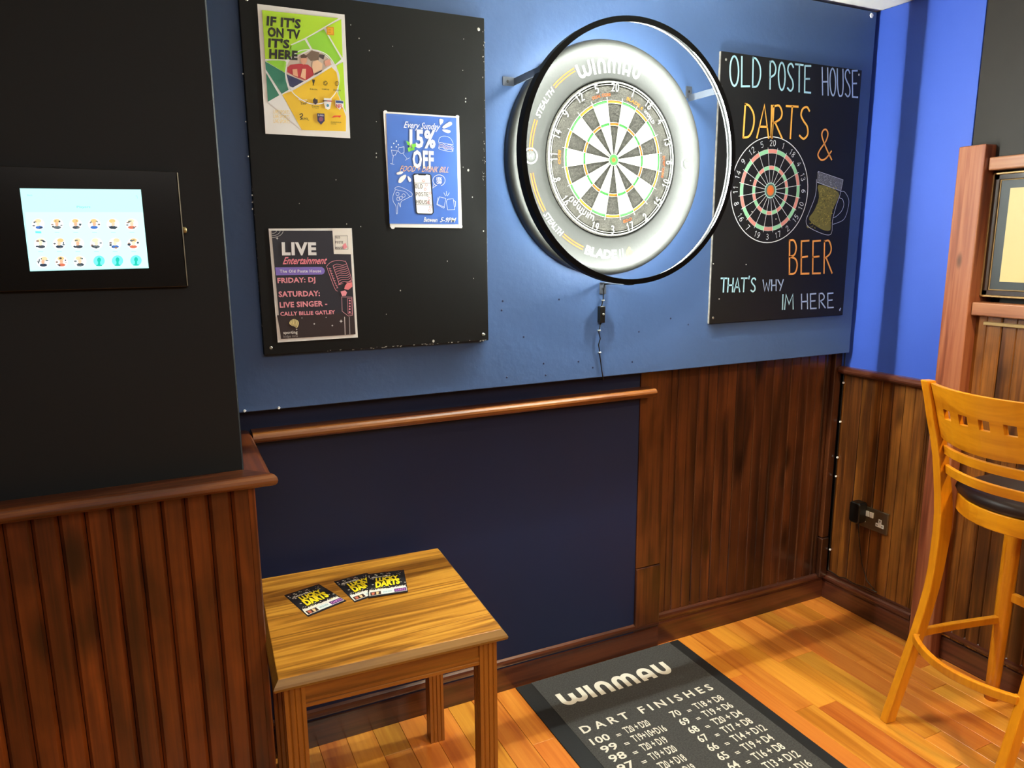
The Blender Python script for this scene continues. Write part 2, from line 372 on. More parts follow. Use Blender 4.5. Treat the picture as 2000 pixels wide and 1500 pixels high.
class Art:
    STEP = .00022
    def __init__(s, conv=None, warp=None): s.v = []; s.f = []; s.c = []; s.conv = conv or (lambda x, y: (x, y)); s.warp = warp
    def P(s, p): return s.conv(*p)
    def raw(s, pts, faces, col, layer):
        n = len(s.v); c = lin(col)
        s.v += [(p[0], p[1], layer) for p in pts]
        for f in faces: s.f.append([n+i for i in f]); s.c.append(c)
    def poly(s, pts, col, layer=1, conv=True):
        q = [s.P(p) for p in pts] if conv else pts
        if len(q) > 2 and abs(q[0][0]-q[-1][0])+abs(q[0][1]-q[-1][1]) < 1e-9: q = q[:-1]
        s.raw(q, [list(range(len(q)))], col, layer)
    def stroke(s, pts, wd, col, layer=2, closed=False, conv=True, caps=True):
        q = [Vector(s.P(p)) if conv else Vector(p) for p in pts]
        qq = [q[0]]
        for p in q[1:]:
            if (p-qq[-1]).length > 1e-5: qq.append(p)
        q = qq; n = len(q)
        if n < 2: return
        L = []; R = []
        for i in range(n):
            a = q[(i-1) % n] if (closed or i > 0) else q[i]; b = q[(i+1) % n] if (closed or i < n-1) else q[i]
            d1 = (q[i]-a); d2 = (b-q[i])
            if d1.length < 1e-9: d1 = d2
            if d2.length < 1e-9: d2 = d1
            d1 = d1.normalized(); d2 = d2.normalized(); d = d1+d2
            if d.length < .25: d = d2
            d = d.normalized(); nn = Vector((-d.y, d.x)); k = min(1.6, 1/max(.5, nn.dot(Vector((-d2.y, d2.x)))))
            h = wd/2*k
            p = q[i]
            if caps and not closed and i == 0: p = p-d2*wd*.3
            if caps and not closed and i == n-1: p = p+d1*wd*.3
            L.append(p+nn*h); R.append(p-nn*h)
        pts2 = [tuple(v) for v in L]+[tuple(v) for v in R]
        fs = [(i, i+1, n+i+1, n+i) for i in range(n-1)]
        if closed: fs.append((n-1, 0, n, 2*n-1))
        s.raw(pts2, fs, col, layer)
    def _aff(s, p0, p1, p2):
        a, b, c = Vector(s.P(p0)), Vector(s.P(p1)), Vector(s.P(p2))
        return lambda u, v: tuple(a+(b-a)*u+(c-a)*v)
    def text(s, t, p0, p1, p2, col, layer=3, bold=0.0, shear=0.0, spacing=1.0):
        """t from p0 to p1 along the baseline, p2 = top of the capitals above p0"""
        vs, fs, _ = font_tris(t, bold, shear, spacing); m = s._aff(p0, p1, p2)
        s.raw([m(*v) for v in vs], fs, col, layer)
    def hand(s, t, p0, p1, p2, wd, col, layer=3, gap=.35, widths=None, jit=0):
        """monoline hand lettering"""
        m = s._aff(p0, p1, p2); ws = [(.5 if c in " " else .35 if c in "I'." else 1.25 if c in "MW" else 1)*(widths or {}).get(i, 1) for i, c in enumerate(t)]
        tot = sum(ws)+gap*(len(t)-1); x = 0; rnd = random.Random(len(t))
        for c, wi in zip(t, ws):
            j0 = rnd.uniform(-jit, jit); j1 = rnd.uniform(-jit, jit)
            for st in GLY.get(c, []):
                s.stroke([m((x+a*wi)/tot, j0+b*(1+j1)) for a, b in st], wd, col, layer, conv=False)
            x += wi+gap
    def logo(s, m, thick, col, layer=3):
        tot = sum(w for w, _ in LOGO)+.17*5; x = 0
        for wi, sts in LOGO:
            for st in sts: layer += .25; s.stroke([m((x+a)/tot, b) for a, b in st], thick, col, layer, conv=False, caps=False)
            x += wi+.17
    def build(s, name, mat, to3, parent, thick=0, gain=1):
        me = bpy.data.meshes.new(name); off = origin(parent) if parent else Vector((0, 0, 0))
        me.from_pydata([tuple(Vector(to3(a, b, h*s.STEP+.0003))-off) for a, b, h in s.v], [], s.f)
        ca = me.color_attributes.new('ink', 'FLOAT_COLOR', 'CORNER'); data = []
        for p, c in zip(me.polygons, s.c): data += ([min(.93, q*gain) for q in c[:3]]+[1.0])*p.loop_total
        ca.data.foreach_set('color', data)
        me.materials.append(mat); me.update()
        o = bpy.data.objects.new(name, me); COL.objects.link(o)
        if parent: o.parent = parent
        if thick:
            q = o.modifiers.new('thick', 'SOLIDIFY'); q.thickness = thick; q.offset = 0
        return o
def wallconv(ox, oy, sc, Y):
    """crop coordinates of the photograph -> metres on the wall plane y = Y"""
    def c(x, y):
        p = at(ox+x/sc, oy+y/sc, 1, Y); return (p.x, p.z)
    return c
def to_wall(Y): return lambda a, b, h: (a, Y-h, b)
def to_top(Z): return lambda a, b, h: (a, b, Z+h)

# ================================================================== SETTING
CEIL = 2.302
# floor: slab with oak strips laid on it
floor = tag(box('floor', M['dark_gap'], None, -2.9, 1.3, -4.6, .2, -.08, -.012), kind='structure')
bw = .083; xs = -1.95; i = 0
strip_mesh = {}
while xs < 1.16:
    x1 = min(xs+bw-.0009, 1.165); y = .068 - random.choice([.15, .3, .42, .55]); y1 = .068
    while y1 > -2.3:
        y0 = max(y, -2.32)
        if y1-y0 > .05:
            b = MB(); b.box(xs, x1, y0+.0006, y1, -.012, random.uniform(-.0006, 0))
            b.build('floor_board', M['oak'], floor, .0008, 1)
        y1 = y0-.0002; y = y1-random.choice([.38, .5, .62, .75, .9])
    xs += bw
tag(box('floor_board', M['oak'], floor, -1.95, 1.165, -4.5, -2.3225, -.012, 0), kind='stuff')
tag(box('ceiling', M['ceiling'], None, -2.9, 1.4, -4.6, .25, CEIL, CEIL+.1), kind='structure')

# back wall ---------------------------------------------------------
wall_back = tag(box('wall_back', M['navy'], None, -1.95, 1.3, .075, .25, 0, CEIL), kind='structure')
box('lower_panel', M['navy'], wall_back, -1.125, .1905, .055, .075, .0, 1.06)
b = MB(); b.box(-1.129, 1.141, 0, .046, 1.058, 2.292)
upper_panel = b.build('upper_panel', M['blue_board'], wall_back, .002, 2)
# little nail dents and paint flecks of the blue board
def disc(name, mat, parent, x, z, Y, r, t=.0006, n=8):
    b = MB(); b.loft([[(x+r*math.cos(2*PI*k/n), Y, z+r*math.sin(2*PI*k/n)) for k in range(n)], [(x+r*.8*math.cos(2*PI*k/n), Y-t, z+r*.8*math.sin(2*PI*k/n)) for k in range(n)]])
    return b.build(name, mat, parent)
for (px, py) in [(982,588),(1092,585),(980,606),(1023,658),(1310,622),(1248,648),(990,737),(1066,733),(1158,718),(1062,710),(1130,706),(1235,707),(1344,634)]:
    p = at(px, py, 1, 0); disc('nail_dent', M['navy'], wall_back, p.x, p.z, 0, .0032)
for (px, py) in [(545, 797), (478, 803), (1703, 30)]:
    p = at(px, py, 1, -.002); disc('paint_chip', M['paper'], wall_back, p.x, p.z, 0, .004 if px < 1000 else .009, .003, 6)
# beadboard plank: one profile, chamfered with a bead down the middle
def plank(parent, mat, fn, u0, u1, z0, z1, t, bead=True, c=.0035):
    c = c; mid = (u0+u1)/2
    prof = [(u0, 0), (u0, t-c), (u0+c, t)]
    if bead: prof += [(mid-c, t), (mid-.001, t-c), (mid+.001, t-c), (mid+c, t)]
    prof += [(u1-c, t), (u1, t-c), (u1, 0)]
    b = MB(); b.prism(prof, fn, z0, z1); return b.build('plank', mat, parent)
backfn = lambda u, v, a: (u, .075-v, a)
x = .300
widths = [.062, .0905, .0905, .0905, .092, .0905, .0895, .0905, .0905, .08]
for wd in widths:
    x1 = min(x+wd, 1.121); plank(wall_back, M['plank_back'], backfn, x+.0006, x1-.0006, .10, 1.0575, .014); x = x1
b = MB(); b.box(.192, .2985, .050, .075, .33, 1.0575); b.build('stile', M['plank_back'], wall_back, .002, 1)
b = MB(); b.box(.192, .2985, .046, .075, .10, .3285); b.build('plinth_block', M['plank_back'], wall_back, .003, 2)
b = MB(); b.box(1.122, 1.160, .044, .075, .275, 1.0575); b.build('corner_batten', M['plank_back'], wall_back, .003, 1)
b = MB(); b.box(1.120, 1.160, .040, .075, .10, .273); b.build('plinth_block', M['plank_back'], wall_back, .003, 1)

def skirting(name, mat, fn, a0, a1, h0, h1):
    prof = [(0, 0), (.019, 0), (.019, .60), (.0135, .625), (.0135, .665), (.0185, .685), (.0225, .73), (.0235, .79), (.021, .85), (.015, .89), (.0095, .90), (.0095, .94), (.012, .965), (.010, 1), (0, 1)]
    b = MB(); rings = []
    for a, h in ((a0, h0), (a1, h1)): rings.append([fn(d, v*h, a) for d, v in prof])
    b.loft(rings); o = b.build(name, mat, None); return tag(o, kind='structure')
skirting('baseboard_back', M['skirt_x'], lambda d, v, a: (a, .069-d, v), -1.125, .3, .140, .124)
skirting('baseboard_back', M['skirt_x'], lambda d, v, a: (a, .0735-d, v), .3005, 1.158, .142, .124)
skirting('baseboard_right', M['skirt_y'], lambda d, v, a: (1.178-d, a, v), .074, -.345, .118, .126)
skirting('baseboard_right', M['skirt_y'], lambda d, v, a: (1.186-d, a, v), -.465, -3.2, .135, .145)

# dado rails ---------------------------------------------------------
def rail(name, mat, fn, a0, a1, depth, z0=.966, z1=.999, m0=0, m1=0):
    """half round nosing; m0/m1 mitre the ends"""
    hh = (z1-z0); zc = (z0+z1)/2
    prof = [(0, z0), (depth*.55, z0), (depth*.6, z0+hh*.12), (depth-hh*.35, z0+hh*.12)]+[(depth-hh*.42+hh*.44*math.cos(t), zc+hh*.03+hh*.44*math.sin(t)) for t in [(-80+160*k/6)*PI/180 for k in range(7)]]+[(0, z1)]
    b = MB(); b.loft([[fn(d, v, a0+m0*d) for d, v in prof], [fn(d, v, a1+m1*d) for d, v in prof]])
    return tag(b.build(name, mat, None), kind='structure')
rail('trim_1', M['rail_x'], lambda d, v, a: (a, .055-d, v), -1.078, .224, .055)
rail('trim_2', M['rail_x'], lambda d, v, a: (a, -.318-d, v), -2.7, -1.132, .062, m1=1)
rail('trim_3', M['rail_y'], lambda d, v, a: (-1.132+d, a, v), .053, -.318, .052, m1=-1.19)
rail('trim_4', M['skirt_y'], lambda d, v, a: (1.166-d, a, v), .040, -.352, .032, .968, .999)

# left chimney breast ------------------------------------------------
wall_left = MB(); wall_left.box(-2.8, -1.132, -.316, .074, 0, CEIL-.001)
wall_left = tag(wall_left.build('wall_left', M['charcoal'], None, .003, 1), kind='structure')
leftfn = lambda u, v, a: (u, -.316-v, a)
x = -1.118; k = 0
box('corner_post', M['plank_left'], wall_left, -1.1315, -1.114, -.334, .045, 0, .9655, .003, 1)
while x > -2.6:
    wd = .0462; plank(wall_left, M['plank_left'], leftfn, x-wd+.0007, x-.0007-(0.001 if k == 0 else 0), 0, .9655, .017, False, .0062); x -= wd; k += 1

# right wall ---------------------------------------------------------
wall_right = tag(box('wall_right', M['umber'], None, 1.236, 1.35, -4.6, .2, 0, CEIL-.001), kind='structure')
box('painted_panel', M['blue_wall'], wall_right, 1.163, 1.236, -.383, .074, .965, CEIL-.002, .001, 1)
box('painted_panel', M['umber'], wall_right, 1.168, 1.236, -2.9, -.3835, 1.715, CEIL-.002)
box('backing', M['dark_gap'], wall_right, 1.187, 1.236, -3.2, .074, 0, 1.262)
rfn = lambda u, v, a: (1.186-v, -u, a)
y = -.043
while y < .335:
    y1 = min(y+.0905, .345)
    plank(wall_right, M['plank_right'], rfn, y+.0006, y1-.0006, .09, .967, .017); y = y1
y = .452
while y < 2.2:
    y1 = y+.094
    plank(wall_right, M['plank_right'], rfn, y+.0008, y1-.0008, .09, 1.25, .021); y = y1
# timber screen framing on the right wall
b = MB(); b.box(1.115, 1.162, -.462, -.374, 0, 1.783); b.box(1.162, 1.236, -.462, -.3845, 0, 1.783); tag(b.build('trim_5', M['post'], None, .004, 2), kind='structure')
b = MB(); b.box(1.135, 1.1875, -2.4, -.4625, 1.702, 1.742); tag(b.build('trim_6', M['post_rail'], None, .004, 2), kind='structure')
b = MB(); b.box(1.130, 1.1875, -2.4, -.4625, 1.243, 1.286); tag(b.build('trim_7', M['post_rail'], None, .004, 2), kind='structure')
b = MB(); b.box(1.153, 1.165, -2.4, -.492, 1.212, 1.224); tag(b.build('trim_8', M['gold'], None, .002, 1), kind='structure')
# the rest of the room, behind the camera
tag(box('wall_front', M['room'], None, -2.9, 1.3, -4.7, -4.6, 0, CEIL), kind='structure')
tag(box('wall_side', M['room'], None, -3.0, -2.9, -4.7, .2, 0, CEIL), kind='structure')

# ================================================================== DARTBOARD, SURROUND, LIGHT RING
BC = Vector((0, 0, 1.73)); BY = -.045
NUM = [20, 1, 18, 4, 13, 6, 10, 15, 2, 17, 3, 19, 7, 16, 8, 11, 14, 9, 12, 5]
board = thing('dartboard', 'bristle dartboard with charcoal and white wedges inside the grey surround ring', 'dartboard', (0, -.004, 1.73))
b = MB(); b.lathe([(0, -.004), (.2255, -.004), (.2255, -.0405), (.2235, -.0425), (0, -.0425)], (0, 0, 1.73), 1, 96); b.build('board_body', M['sisal_black'], board)
def bed(name, mat, r0, r1, a0, a1, d=.0025):
    n = max(2, int((a1-a0)/3)); A = [math.radians(a0+(a1-a0)*i/n) for i in range(n+1)]
    out = [(r1*math.sin(a), r1*math.cos(a)) for a in A]; inn = [(r0*math.sin(a), r0*math.cos(a)) for a in reversed(A)] if r0 > 0 else []
    b = MB(); b.prism(out+inn, lambda u, v, a: (u, a, 1.73+v), -.0424, -.0424-d); return b.build(name, mat, board)
for i in range(20):
    a0, a1 = i*18-9+.18, i*18+9-.18; blk = i % 2 == 0
    bed('segment', M['sisal_black' if blk else 'sisal_white'], .0165, .0985, a0, a1)
    bed('treble_bed', M['sisal_red' if blk else 'sisal_green'], .0992, .1068, a0, a1, .0027)
    bed('segment', M['sisal_black' if blk else 'sisal_white'], .1075, .1612, a0, a1)
    bed('double_bed', M['sisal_red' if blk else 'sisal_green'], .1618, .1698, a0, a1, .0027)
def ringpart(name, mat, parent, r0, r1, y0, y1, n=96, c=(0, 0, 1.73)):
    b = MB(); b.lathe([(r0, y0), (r1, y0), (r1, y1), (r0, y1)], c, 1, n, smooth=False, close=True); return b.build(name, mat, parent)
b = MB(); b.lathe([(0, -.042), (.0159, -.042), (.0159, -.0458), (0, -.0458)], (0, 0, 1.73), 1, 32, smooth=False); b.build('outer_bull', M['sisal_green'], board)
b = MB(); b.lathe([(0, -.0455), (.0064, -.0455), (.0064, -.0468), (0, -.0468)], (0, 0, 1.73), 1, 24, smooth=False); b.build('bullseye', M['bull_red'], board)
b = MB()
for i in range(20):
    a = math.radians(i*18+9); d = Vector((math.sin(a), 0, math.cos(a))); s_ = Vector((math.cos(a), 0, -math.sin(a)))
    p0, p1 = BC+d*.016, BC+d*.179
    b.sweep([p0+Vector((0, -.046, 0)), p1+Vector((0, -.046, 0))], .0009, .0022, s_)
b.build('spider_wire', M['wire'], board)
for r in (.0164, .0988, .1071, .1615, .1701): ringpart('spider_ring', M['wire'], board, r-.0004, r+.0004, -.0425, -.0468, 96)
ringpart('number_ring', M['numeral_paint'], board, .2195, .2225, -.0425, -.047, 96)
ringpart('number_ring', M['wire'], board, .2135, .2145, -.0425, -.0455, 96)
def polar(r, adeg):
    a = math.radians(adeg); return (r*math.sin(a), 1.73+r*math.cos(a))
def arcmap(a0, a1, r0, r1, inward=False):
    """unit text box to an arc; inward = tops towards the centre (read the other way round)"""
    return lambda u, v: polar(r0+(r1-r0)*v, a0+(a1-a0)*u)
def arc_font(art, t, a0, a1, r0, r1, col, layer=3, bold=.01, shear=0):
    vs, fs, _ = font_tris(t, bold, shear); m = arcmap(a0, a1, r0, r1); art.raw([m(*v) for v in vs], fs, col, layer)
for i, n in enumerate(NUM):
    a = i*18; t = str(n); wd = .0115*len(t)+.002*(len(t)-1); s = 1 if (a <= 90 or a >= 270) else -1
    if n == 20: s = 1
    art = Art(); tot = len(t)*1+.35*(len(t)-1); x = 0
    da = math.degrees(wd/.205)/2
    m = arcmap(a-da, a+da, .1955, .2175) if s > 0 else arcmap(a+da, a-da, .2165, .1945)
    for ch in t:
        for st in GLY[ch]: art.stroke([m((x+q)/tot, v) for q, v in st], .0026, '5c5c5a', 0, conv=False)
        x += 1.35
    art.build('numeral', M['surround_ink'], to_wall(-.0468), board, .0016)
art = Art()
arc_font(art, 'DUAL CORE', -24, -4, .1815, .1905, '582810', 1, .02)
arc_font(art, 'BLADE 6', 14, 34, .180, .190, '5c340e', 1, .02)
arc_font(art, 'WORLD', 36, 52, .180, .190, '5a5856', 1, .03)
art.logo(arcmap(-159, -127, .1755, .1925), .0036, '5a5856', 1)
arc_font(art, 'BDO', -84, -96, .190, .181, '5c340e', 1, .02)
arc_font(art, 'DUAL CORE', 84, 104, .192, .184, '582810', 1, .02)
arc_font(art, 'BDO', 175-8, 165-8, .190, .181, '582810', 1, .02)
art.build('board_print', M['surround_ink'], to_wall(-.0425), board)

sur = thing('dartboard_surround', 'thick grey ring-shaped surround with white and orange lettering around the dartboard', 'surround', (0, -.001, 1.73))
prof = [(.2275, -.001), (.2275, -.036), (.230, -.041), (.2335, -.0425), (.318, -.0425), (.328, -.0405), (.336, -.036), (.3395, -.031)]
b = MB(); b.lathe(prof, (0, 0, 1.73), 1, 128); b.build('foam_ring', M['rubber'], sur)
b = MB(); b.lathe([(.3395, -.031), (.3425, -.026), (.3435, -.020), (.3435, -.001), (.2275, -.001)], (0, 0, 1.73), 1, 128); b.build('ring_edge', M['rubber_side'], sur)
art = Art()
WH = '5e5e5b'; ORG = '5e2a0e'
art.logo(arcmap(-27.5, 20, .246, .289), .0082, WH, 1)
for a0, a1, c in ((-46.5, -29.5, ORG), (-87, -69.5, ORG), (-123, -100, ORG), (-158.5, -142.5, ORG), (24, 42, '3c3c38'), (66, 84, '3c3c38'), (98, 113, '3c3c38'), (133, 149, '3c3c38')):  # right-hand lines pale instead of orange: glare put into their colour
    for r in (.2755, .2835):
        art.stroke([polar(r, a0+(a1-a0)*k/8) for k in range(9)], .0032, c, 1, conv=False)
arc_font(art, 'STEALTH', -67.5, -48, .270, .287, WH, 1, .012, .2)
arc_font(art, 'STEALTH', 45, 64.5, .270, .287, WH, 1, .012, .2)
arc_font(art, 'STEALTH', -124.5, -141.5, .289, .270, WH, 1, .012, .2)
arc_font(art, 'DARTS', 131, 115, .287, .272, WH, 1, .012, .2)
arc_font(art, 'BLADE', -160.5, -184, .292, .266, WH, 1, .045)
for k, c in ((-186.5, WH), (-188.7, WH)): art.stroke([polar(.266, k), polar(.292, k)], .0038, c, 1, conv=False, caps=False)
arc_font(art, '6', -191, -196, .292, .266, '4c4424', 1, .04)
for a in (-90, 90):
    cx, cz = polar(.279, a)
    art.stroke(ell(cx, cz, .0205, .0205, 0, 360, 32)[:-1], .0042, WH, 1, closed=True, conv=False)
    art.poly(ell(cx, cz, .0145, .0145, 0, 360, 24), '262625', 1, conv=False)
    art.stroke([(cx-.009, cz+.006), (cx-.005, cz-.006), (cx, cz+.003), (cx+.005, cz-.006), (cx+.009, cz+.006)], .0030, WH, 2, conv=False)
art.build('surround_print', M['surround_ink'], to_wall(-.0425), sur)

RC = (0, -.147, 1.732)
ring = thing('dartboard_light', 'large black metal light ring standing off the wall in front of the dartboard', 'light', (0, -.001, 1.35))
ringpart('hoop', M['black_metal'], ring, .3648, .3685, -.0155, .0145, 128, RC)
ringpart('hoop_baffle_flange', M['black_metal'], ring, .3530, .3648, -.0155, -.0135, 128, RC)
ringpart('hoop_baffle_flange', M['black_metal'], ring, .3600, .3648, .0125, .0145, 128, RC)  # rear baffle, added to cut LED light spilling onto the nearby wall
ringpart('led_strip', M['led'], ring, .3634, .3647, -.0025, .0015, 128, RC)
def bracket(adeg, foot):
    a = math.radians(adeg); n = Vector((math.sin(a), 0, math.cos(a))); t = Vector((math.cos(a), 0, -math.sin(a)))
    hv = Vector(foot)
    side = Vector((0, 0, 1)) if adeg < 100 else Vector((1, 0, 0)); fs_ = Vector((0, 0, 1)) if abs(hv.x) > .5 else Vector((1, 0, 0))
    base = Vector((RC[0], 0, RC[2]))+n*.3700
    b = MB(); y0, y1 = -.0015, RC[1]-.010
    b.sweep([base+Vector((0, y0, 0)), base+Vector((0, y1, 0))], .020, .0022, side)
    # foot plate flat on the board with a screw hole
    b.sweep([base+Vector((0, y0-.0006, 0)), base+hv*.036+Vector((0, y0-.0006, 0))], .024, .0022, fs_)
    o = b.build('wall_bracket', M['bracket_grey'], ring, .0006, 1)
    c = base+hv*.020+Vector((0, y0-.0019, 0)); d = disc('bracket_screw', M['dark_gap'], o, c.x, c.z, c.y, .004, .001, 10)
bracket(-57, (-1, 0, 0)); bracket(56.5, (0, 0, 1)); bracket(180.5, (0, 0, -1))
# cable of the light: along the lower bracket, through an inline switch, clipped down the board
cx = -.008
b = MB(); b.tube([(.003, -.142, 1.3625), (.002, -.10, 1.3615), (-.002, -.05, 1.3605), (-.003, -.012, 1.357), (-.004, -.008, 1.335), (-.002, -.005, 1.312), (-.006, -.006, 1.296), (-.010, -.007, 1.288)], .0019, 6)
b.build('power_cable', M['black_plastic'], ring)
b = MB(); b.tube([(-.011, -.007, 1.236), (-.016, -.006, 1.215), (-.017, -.005, 1.205), (-.013, -.008, 1.185), (-.018, -.006, 1.165), (-.013, -.005, 1.146), (-.012, -.004, 1.135), (-.006, -.004, 1.10), (.000, -.004, 1.066), (.004, -.004, 1.050), (.004, .03, 1.045)], .0019, 6)
b.build('power_cable', M['black_plastic'], ring)
o = box('inline_switch', M['black_plastic'], ring, -.0215, -.001, -.018, -.001, 1.236, 1.289, .003, 3)
o2 = disc('switch_button', M['wire'], o, -.009, 1.264, -.018, .004, .003, 12)
for z, xx in ((1.306, -.003), (1.211, -.016), (1.140, -.0125)):
    b = MB(); b.box(xx-.0045, xx+.0045, -.0085, -.0005, z-.002, z+.0022); b.build('cable_clip', M['wire'], ring, .001, 1)
# mains lead running down the corner and along the skirting to the adapter
lead = thing('corner_cable', 'thin black cable clipped down the dark corner beside the wood panelling', 'cable', (1.15, .04, .14))
b = MB(); pts = [(1.1635, .036, 1.052), (1.1635, .036, .9), (1.1620, .035, .75), (1.1635, .036, .6), (1.1620, .034, .45), (1.1635, .036, .3), (1.1615, .034, .18), (1.156, .030, .133), (1.158, .010, .129), (1.150, -.03, .128), (1.158, -.055, .131), (1.151, -.10, .129), (1.158, -.15, .133), (1.160, -.2, .134)]
b.tube(pts, .0022, 6); b.build('cable_run', M['black_plastic'], lead)
for z in (.93, .77, .62, .54, .22):
    b = MB(); b.box(1.1585, 1.1665, .0300, .0360, z-.003, z+.004); b.build('cable_clip', M['paper'], lead, .001, 1)

# ================================================================== BLACK NOTICE BOARD AND POSTERS
def spots(art, pts, col='b9b9b2'):
    for (x, y, r) in pts: art.poly(ell(x, y, r, r*1.3, 0, 330, 6), col, 0)
nb = thing('notice_board', 'large black painted wooden notice board on the blue wall left of the dartboard', 'board', (-.72, -.001, 1.2))
box('board_panel', M['black_board'], nb, -1.038, -.4075, -.020, -.0008, 1.206, 2.085, .0015, 2)
for (x, z) in ((-1.02, 1.225), (-.425, 1.225), (-.425, 2.055), (-1.02, 2.055)): disc('screw_head', M['wire'], nb, x, z, -.020, .0042, .0008, 10)
art = Art(wallconv(460, 0, 4, -.02))
rnd = random.Random(5)
spots(art, [(965, 300, 5), (1045, 395, 4), (1228, 362, 3), (1782, 305, 3), (1798, 770, 5), (1797, 795, 5), (1100, 1198, 5), (1100, 1228, 5), (1818, 1330, 8), (1778, 1306, 3), (785, 1405, 4), (1100, 950, 3), (900, 195, 4), (58, 577, 5), (80, 950, 5), (100, 1222, 5), (1775, 550, 3)])
for k in range(34):
    x = 1935+rnd.uniform(-8, 12); y = rnd.uniform(160, 1450); art.poly([(x, y), (x+rnd.uniform(3, 9), y+2), (x+3, y+rnd.uniform(4, 14))], '9c9a94', 0)
a2 = wallconv(460, 350, 4, -.02); art.conv = a2
spots(art, [(1655, 640, 4), (1288, 870, 5), (1546, 1265, 9), (1945, 1212, 6), (1937, 405, 5), (978, 370, 4), (868, 350, 4), (498, 190, 3), (1860, 775, 3), (1178, 1055, 3), (130, 125, 5), (130, 180, 4), (133, 232, 5), (1850, 140, 4)])
for k in range(40):
    x = rnd.uniform(700, 1960); y = 1340-(x-700)*.068+rnd.uniform(-4, 6); art.poly([(x, y), (x+rnd.uniform(5, 22), y-1), (x+6, y+rnd.uniform(3, 7))], '9c9a94', 0)
for k in range(22):
    x = 190+rnd.uniform(-8, 8); y = rnd.uniform(0, 1250); x = 125+(y*.068)+rnd.uniform(-5, 5); art.poly([(x, y), (x+4, y+2), (x+2, y+rnd.uniform(5, 10))], '7c7a76', 0)
art.build('paint_wear', M['print'], to_wall(-.020), nb)['kind'] = 'stuff'

def poster(name, label, pxs, conv, bg='e9e7e2'):
    c = [at(*p, 1, -.0212) for p in pxs]
    o = thing(name, label, 'poster', tuple((c[2]+c[3])/2+Vector((0, .0008, 0))), 'posters pinned to the black notice board')
    b = MB(); b.loft([[(p.x, -.0203, p.z) for p in c], [(p.x, -.0212, p.z) for p in c]]); b.build('sheet', M['paper'], o)
    return o, Art(conv)
# 1 --- green, amber and grey sports poster
C1 = wallconv(495, 0, 5.455, -.0212)
p1, a = poster('sports_poster', 'green and yellow television sports poster, topmost on the black notice board', [(502.5, 7.5), (673, 28.5), (684, 270), (518.5, 261)], C1)
WHT = 'eceae4'
a.poly([(90, 108), (912, 195), (935, 200), (990, 1412), (515, 1388), (150, 1085), (122, 640)], WHT, 1)
a.poly([(90, 108), (905, 196), (760, 290), (410, 480), (345, 640), (125, 628)], 'a6cf26', 2)
a.poly([(395, 490), (545, 425), (605, 525), (480, 580), (350, 640)], '8cc63a', 2)
a.poly([(565, 410), (750, 310), (935, 632), (870, 688), (790, 600), (690, 540), (625, 520)], '86c130', 2)
a.poly([(770, 290), (935, 205), (950, 618), (800, 380)], 'a6cf26', 2)
a.poly([(885, 700), (955, 662), (985, 1200), (905, 1000), (912, 830)], 'a6cf26', 2)
a.poly([(125, 650), (230, 640), (350, 650), (335, 775)], '86c130', 2)
a.poly([(124, 655), (335, 778), (345, 860), (375, 965), (300, 1000), (132, 740)], '25705a', 2)
a.poly([(134, 775), (275, 1015), (153, 1085)], '1f7058', 2)
a.poly([(350, 790), (540, 870), (425, 935), (385, 920)], '2c3158', 2)
a.poly([(345, 700), (375, 650), (490, 600), (620, 535), (730, 570), (800, 625), (832, 690), (680, 790), (540, 870), (350, 790)], 'b9a99c', 2)
a.poly([(560, 590), (620, 540), (700, 560), (695, 640), (610, 650)], '6a5648', 3)
a.poly([(395, 690), (500, 680), (580, 690), (640, 740), (640, 800), (560, 860), (450, 820), (360, 770), (360, 720)], 'a92f36', 3)
a.poly(ell(535, 640, 35, 50, 0, 330, 10), 'c9937a', 4); a.poly([(500, 590), (535, 575), (572, 600), (560, 620), (505, 620)], '4a3428', 5)
a.poly([(415, 740), (465, 735), (475, 820), (420, 800)], 'd39c7c', 4); a.poly([(520, 735), (560, 735), (555, 850), (500, 820)], 'd8a888', 4)
a.poly([(630, 660), (680, 640), (735, 680), (730, 740), (640, 790), (625, 720)], 'dcb694', 4); a.poly([(640, 790), (735, 745), (720, 775), (655, 800)], '3c2e30', 5)
a.poly([(755, 650), (815, 630), (825, 690), (765, 710)], 'c98f7a', 4); a.poly([(700, 580), (760, 585), (745, 635), (700, 610)], '3a302c', 4)
a.poly([(430, 960), (700, 800), (830, 715), (885, 770), (905, 870), (890, 980), (985, 1240), (985, 1400), (515, 1385), (305, 1005), (400, 975)], 'f4b416', 2)
a.stroke(smooth([(620, 530), (490, 545), (380, 640), (345, 760), (360, 880), (430, 1000), (560, 1090), (680, 1110), (800, 1070), (890, 960), (912, 830), (880, 720), (800, 600), (700, 545), (620, 530)]), .0022, WHT, 6)
a.stroke([(300, 1008), (430, 935), (690, 790), (840, 705)], .0026, WHT, 6); a.stroke([(400, 480), (560, 408), (912, 200)], .0022, WHT, 6)
a.stroke([(555, 415), (622, 528)], .002, WHT, 6); a.stroke([(800, 380), (945, 630)], .002, WHT, 6); a.stroke([(132, 755), (285, 1012)], .0024, WHT, 6); a.stroke([(875, 692), (950, 650)], .0022, WHT, 6); a.stroke([(125, 640), (350, 640), (345, 660)], .002, WHT, 6)
a.poly([(780, 287), (855, 290), (858, 380), (778, 372)], 'f2a21c', 7); a.stroke([(785, 292), (850, 296), (850, 372), (785, 368)], .0007, 'a85a14', 8, closed=True)
for k in (315, 330, 348): a.stroke([(795, k), (822, k+2)], .0009, 'a85a14', 8)
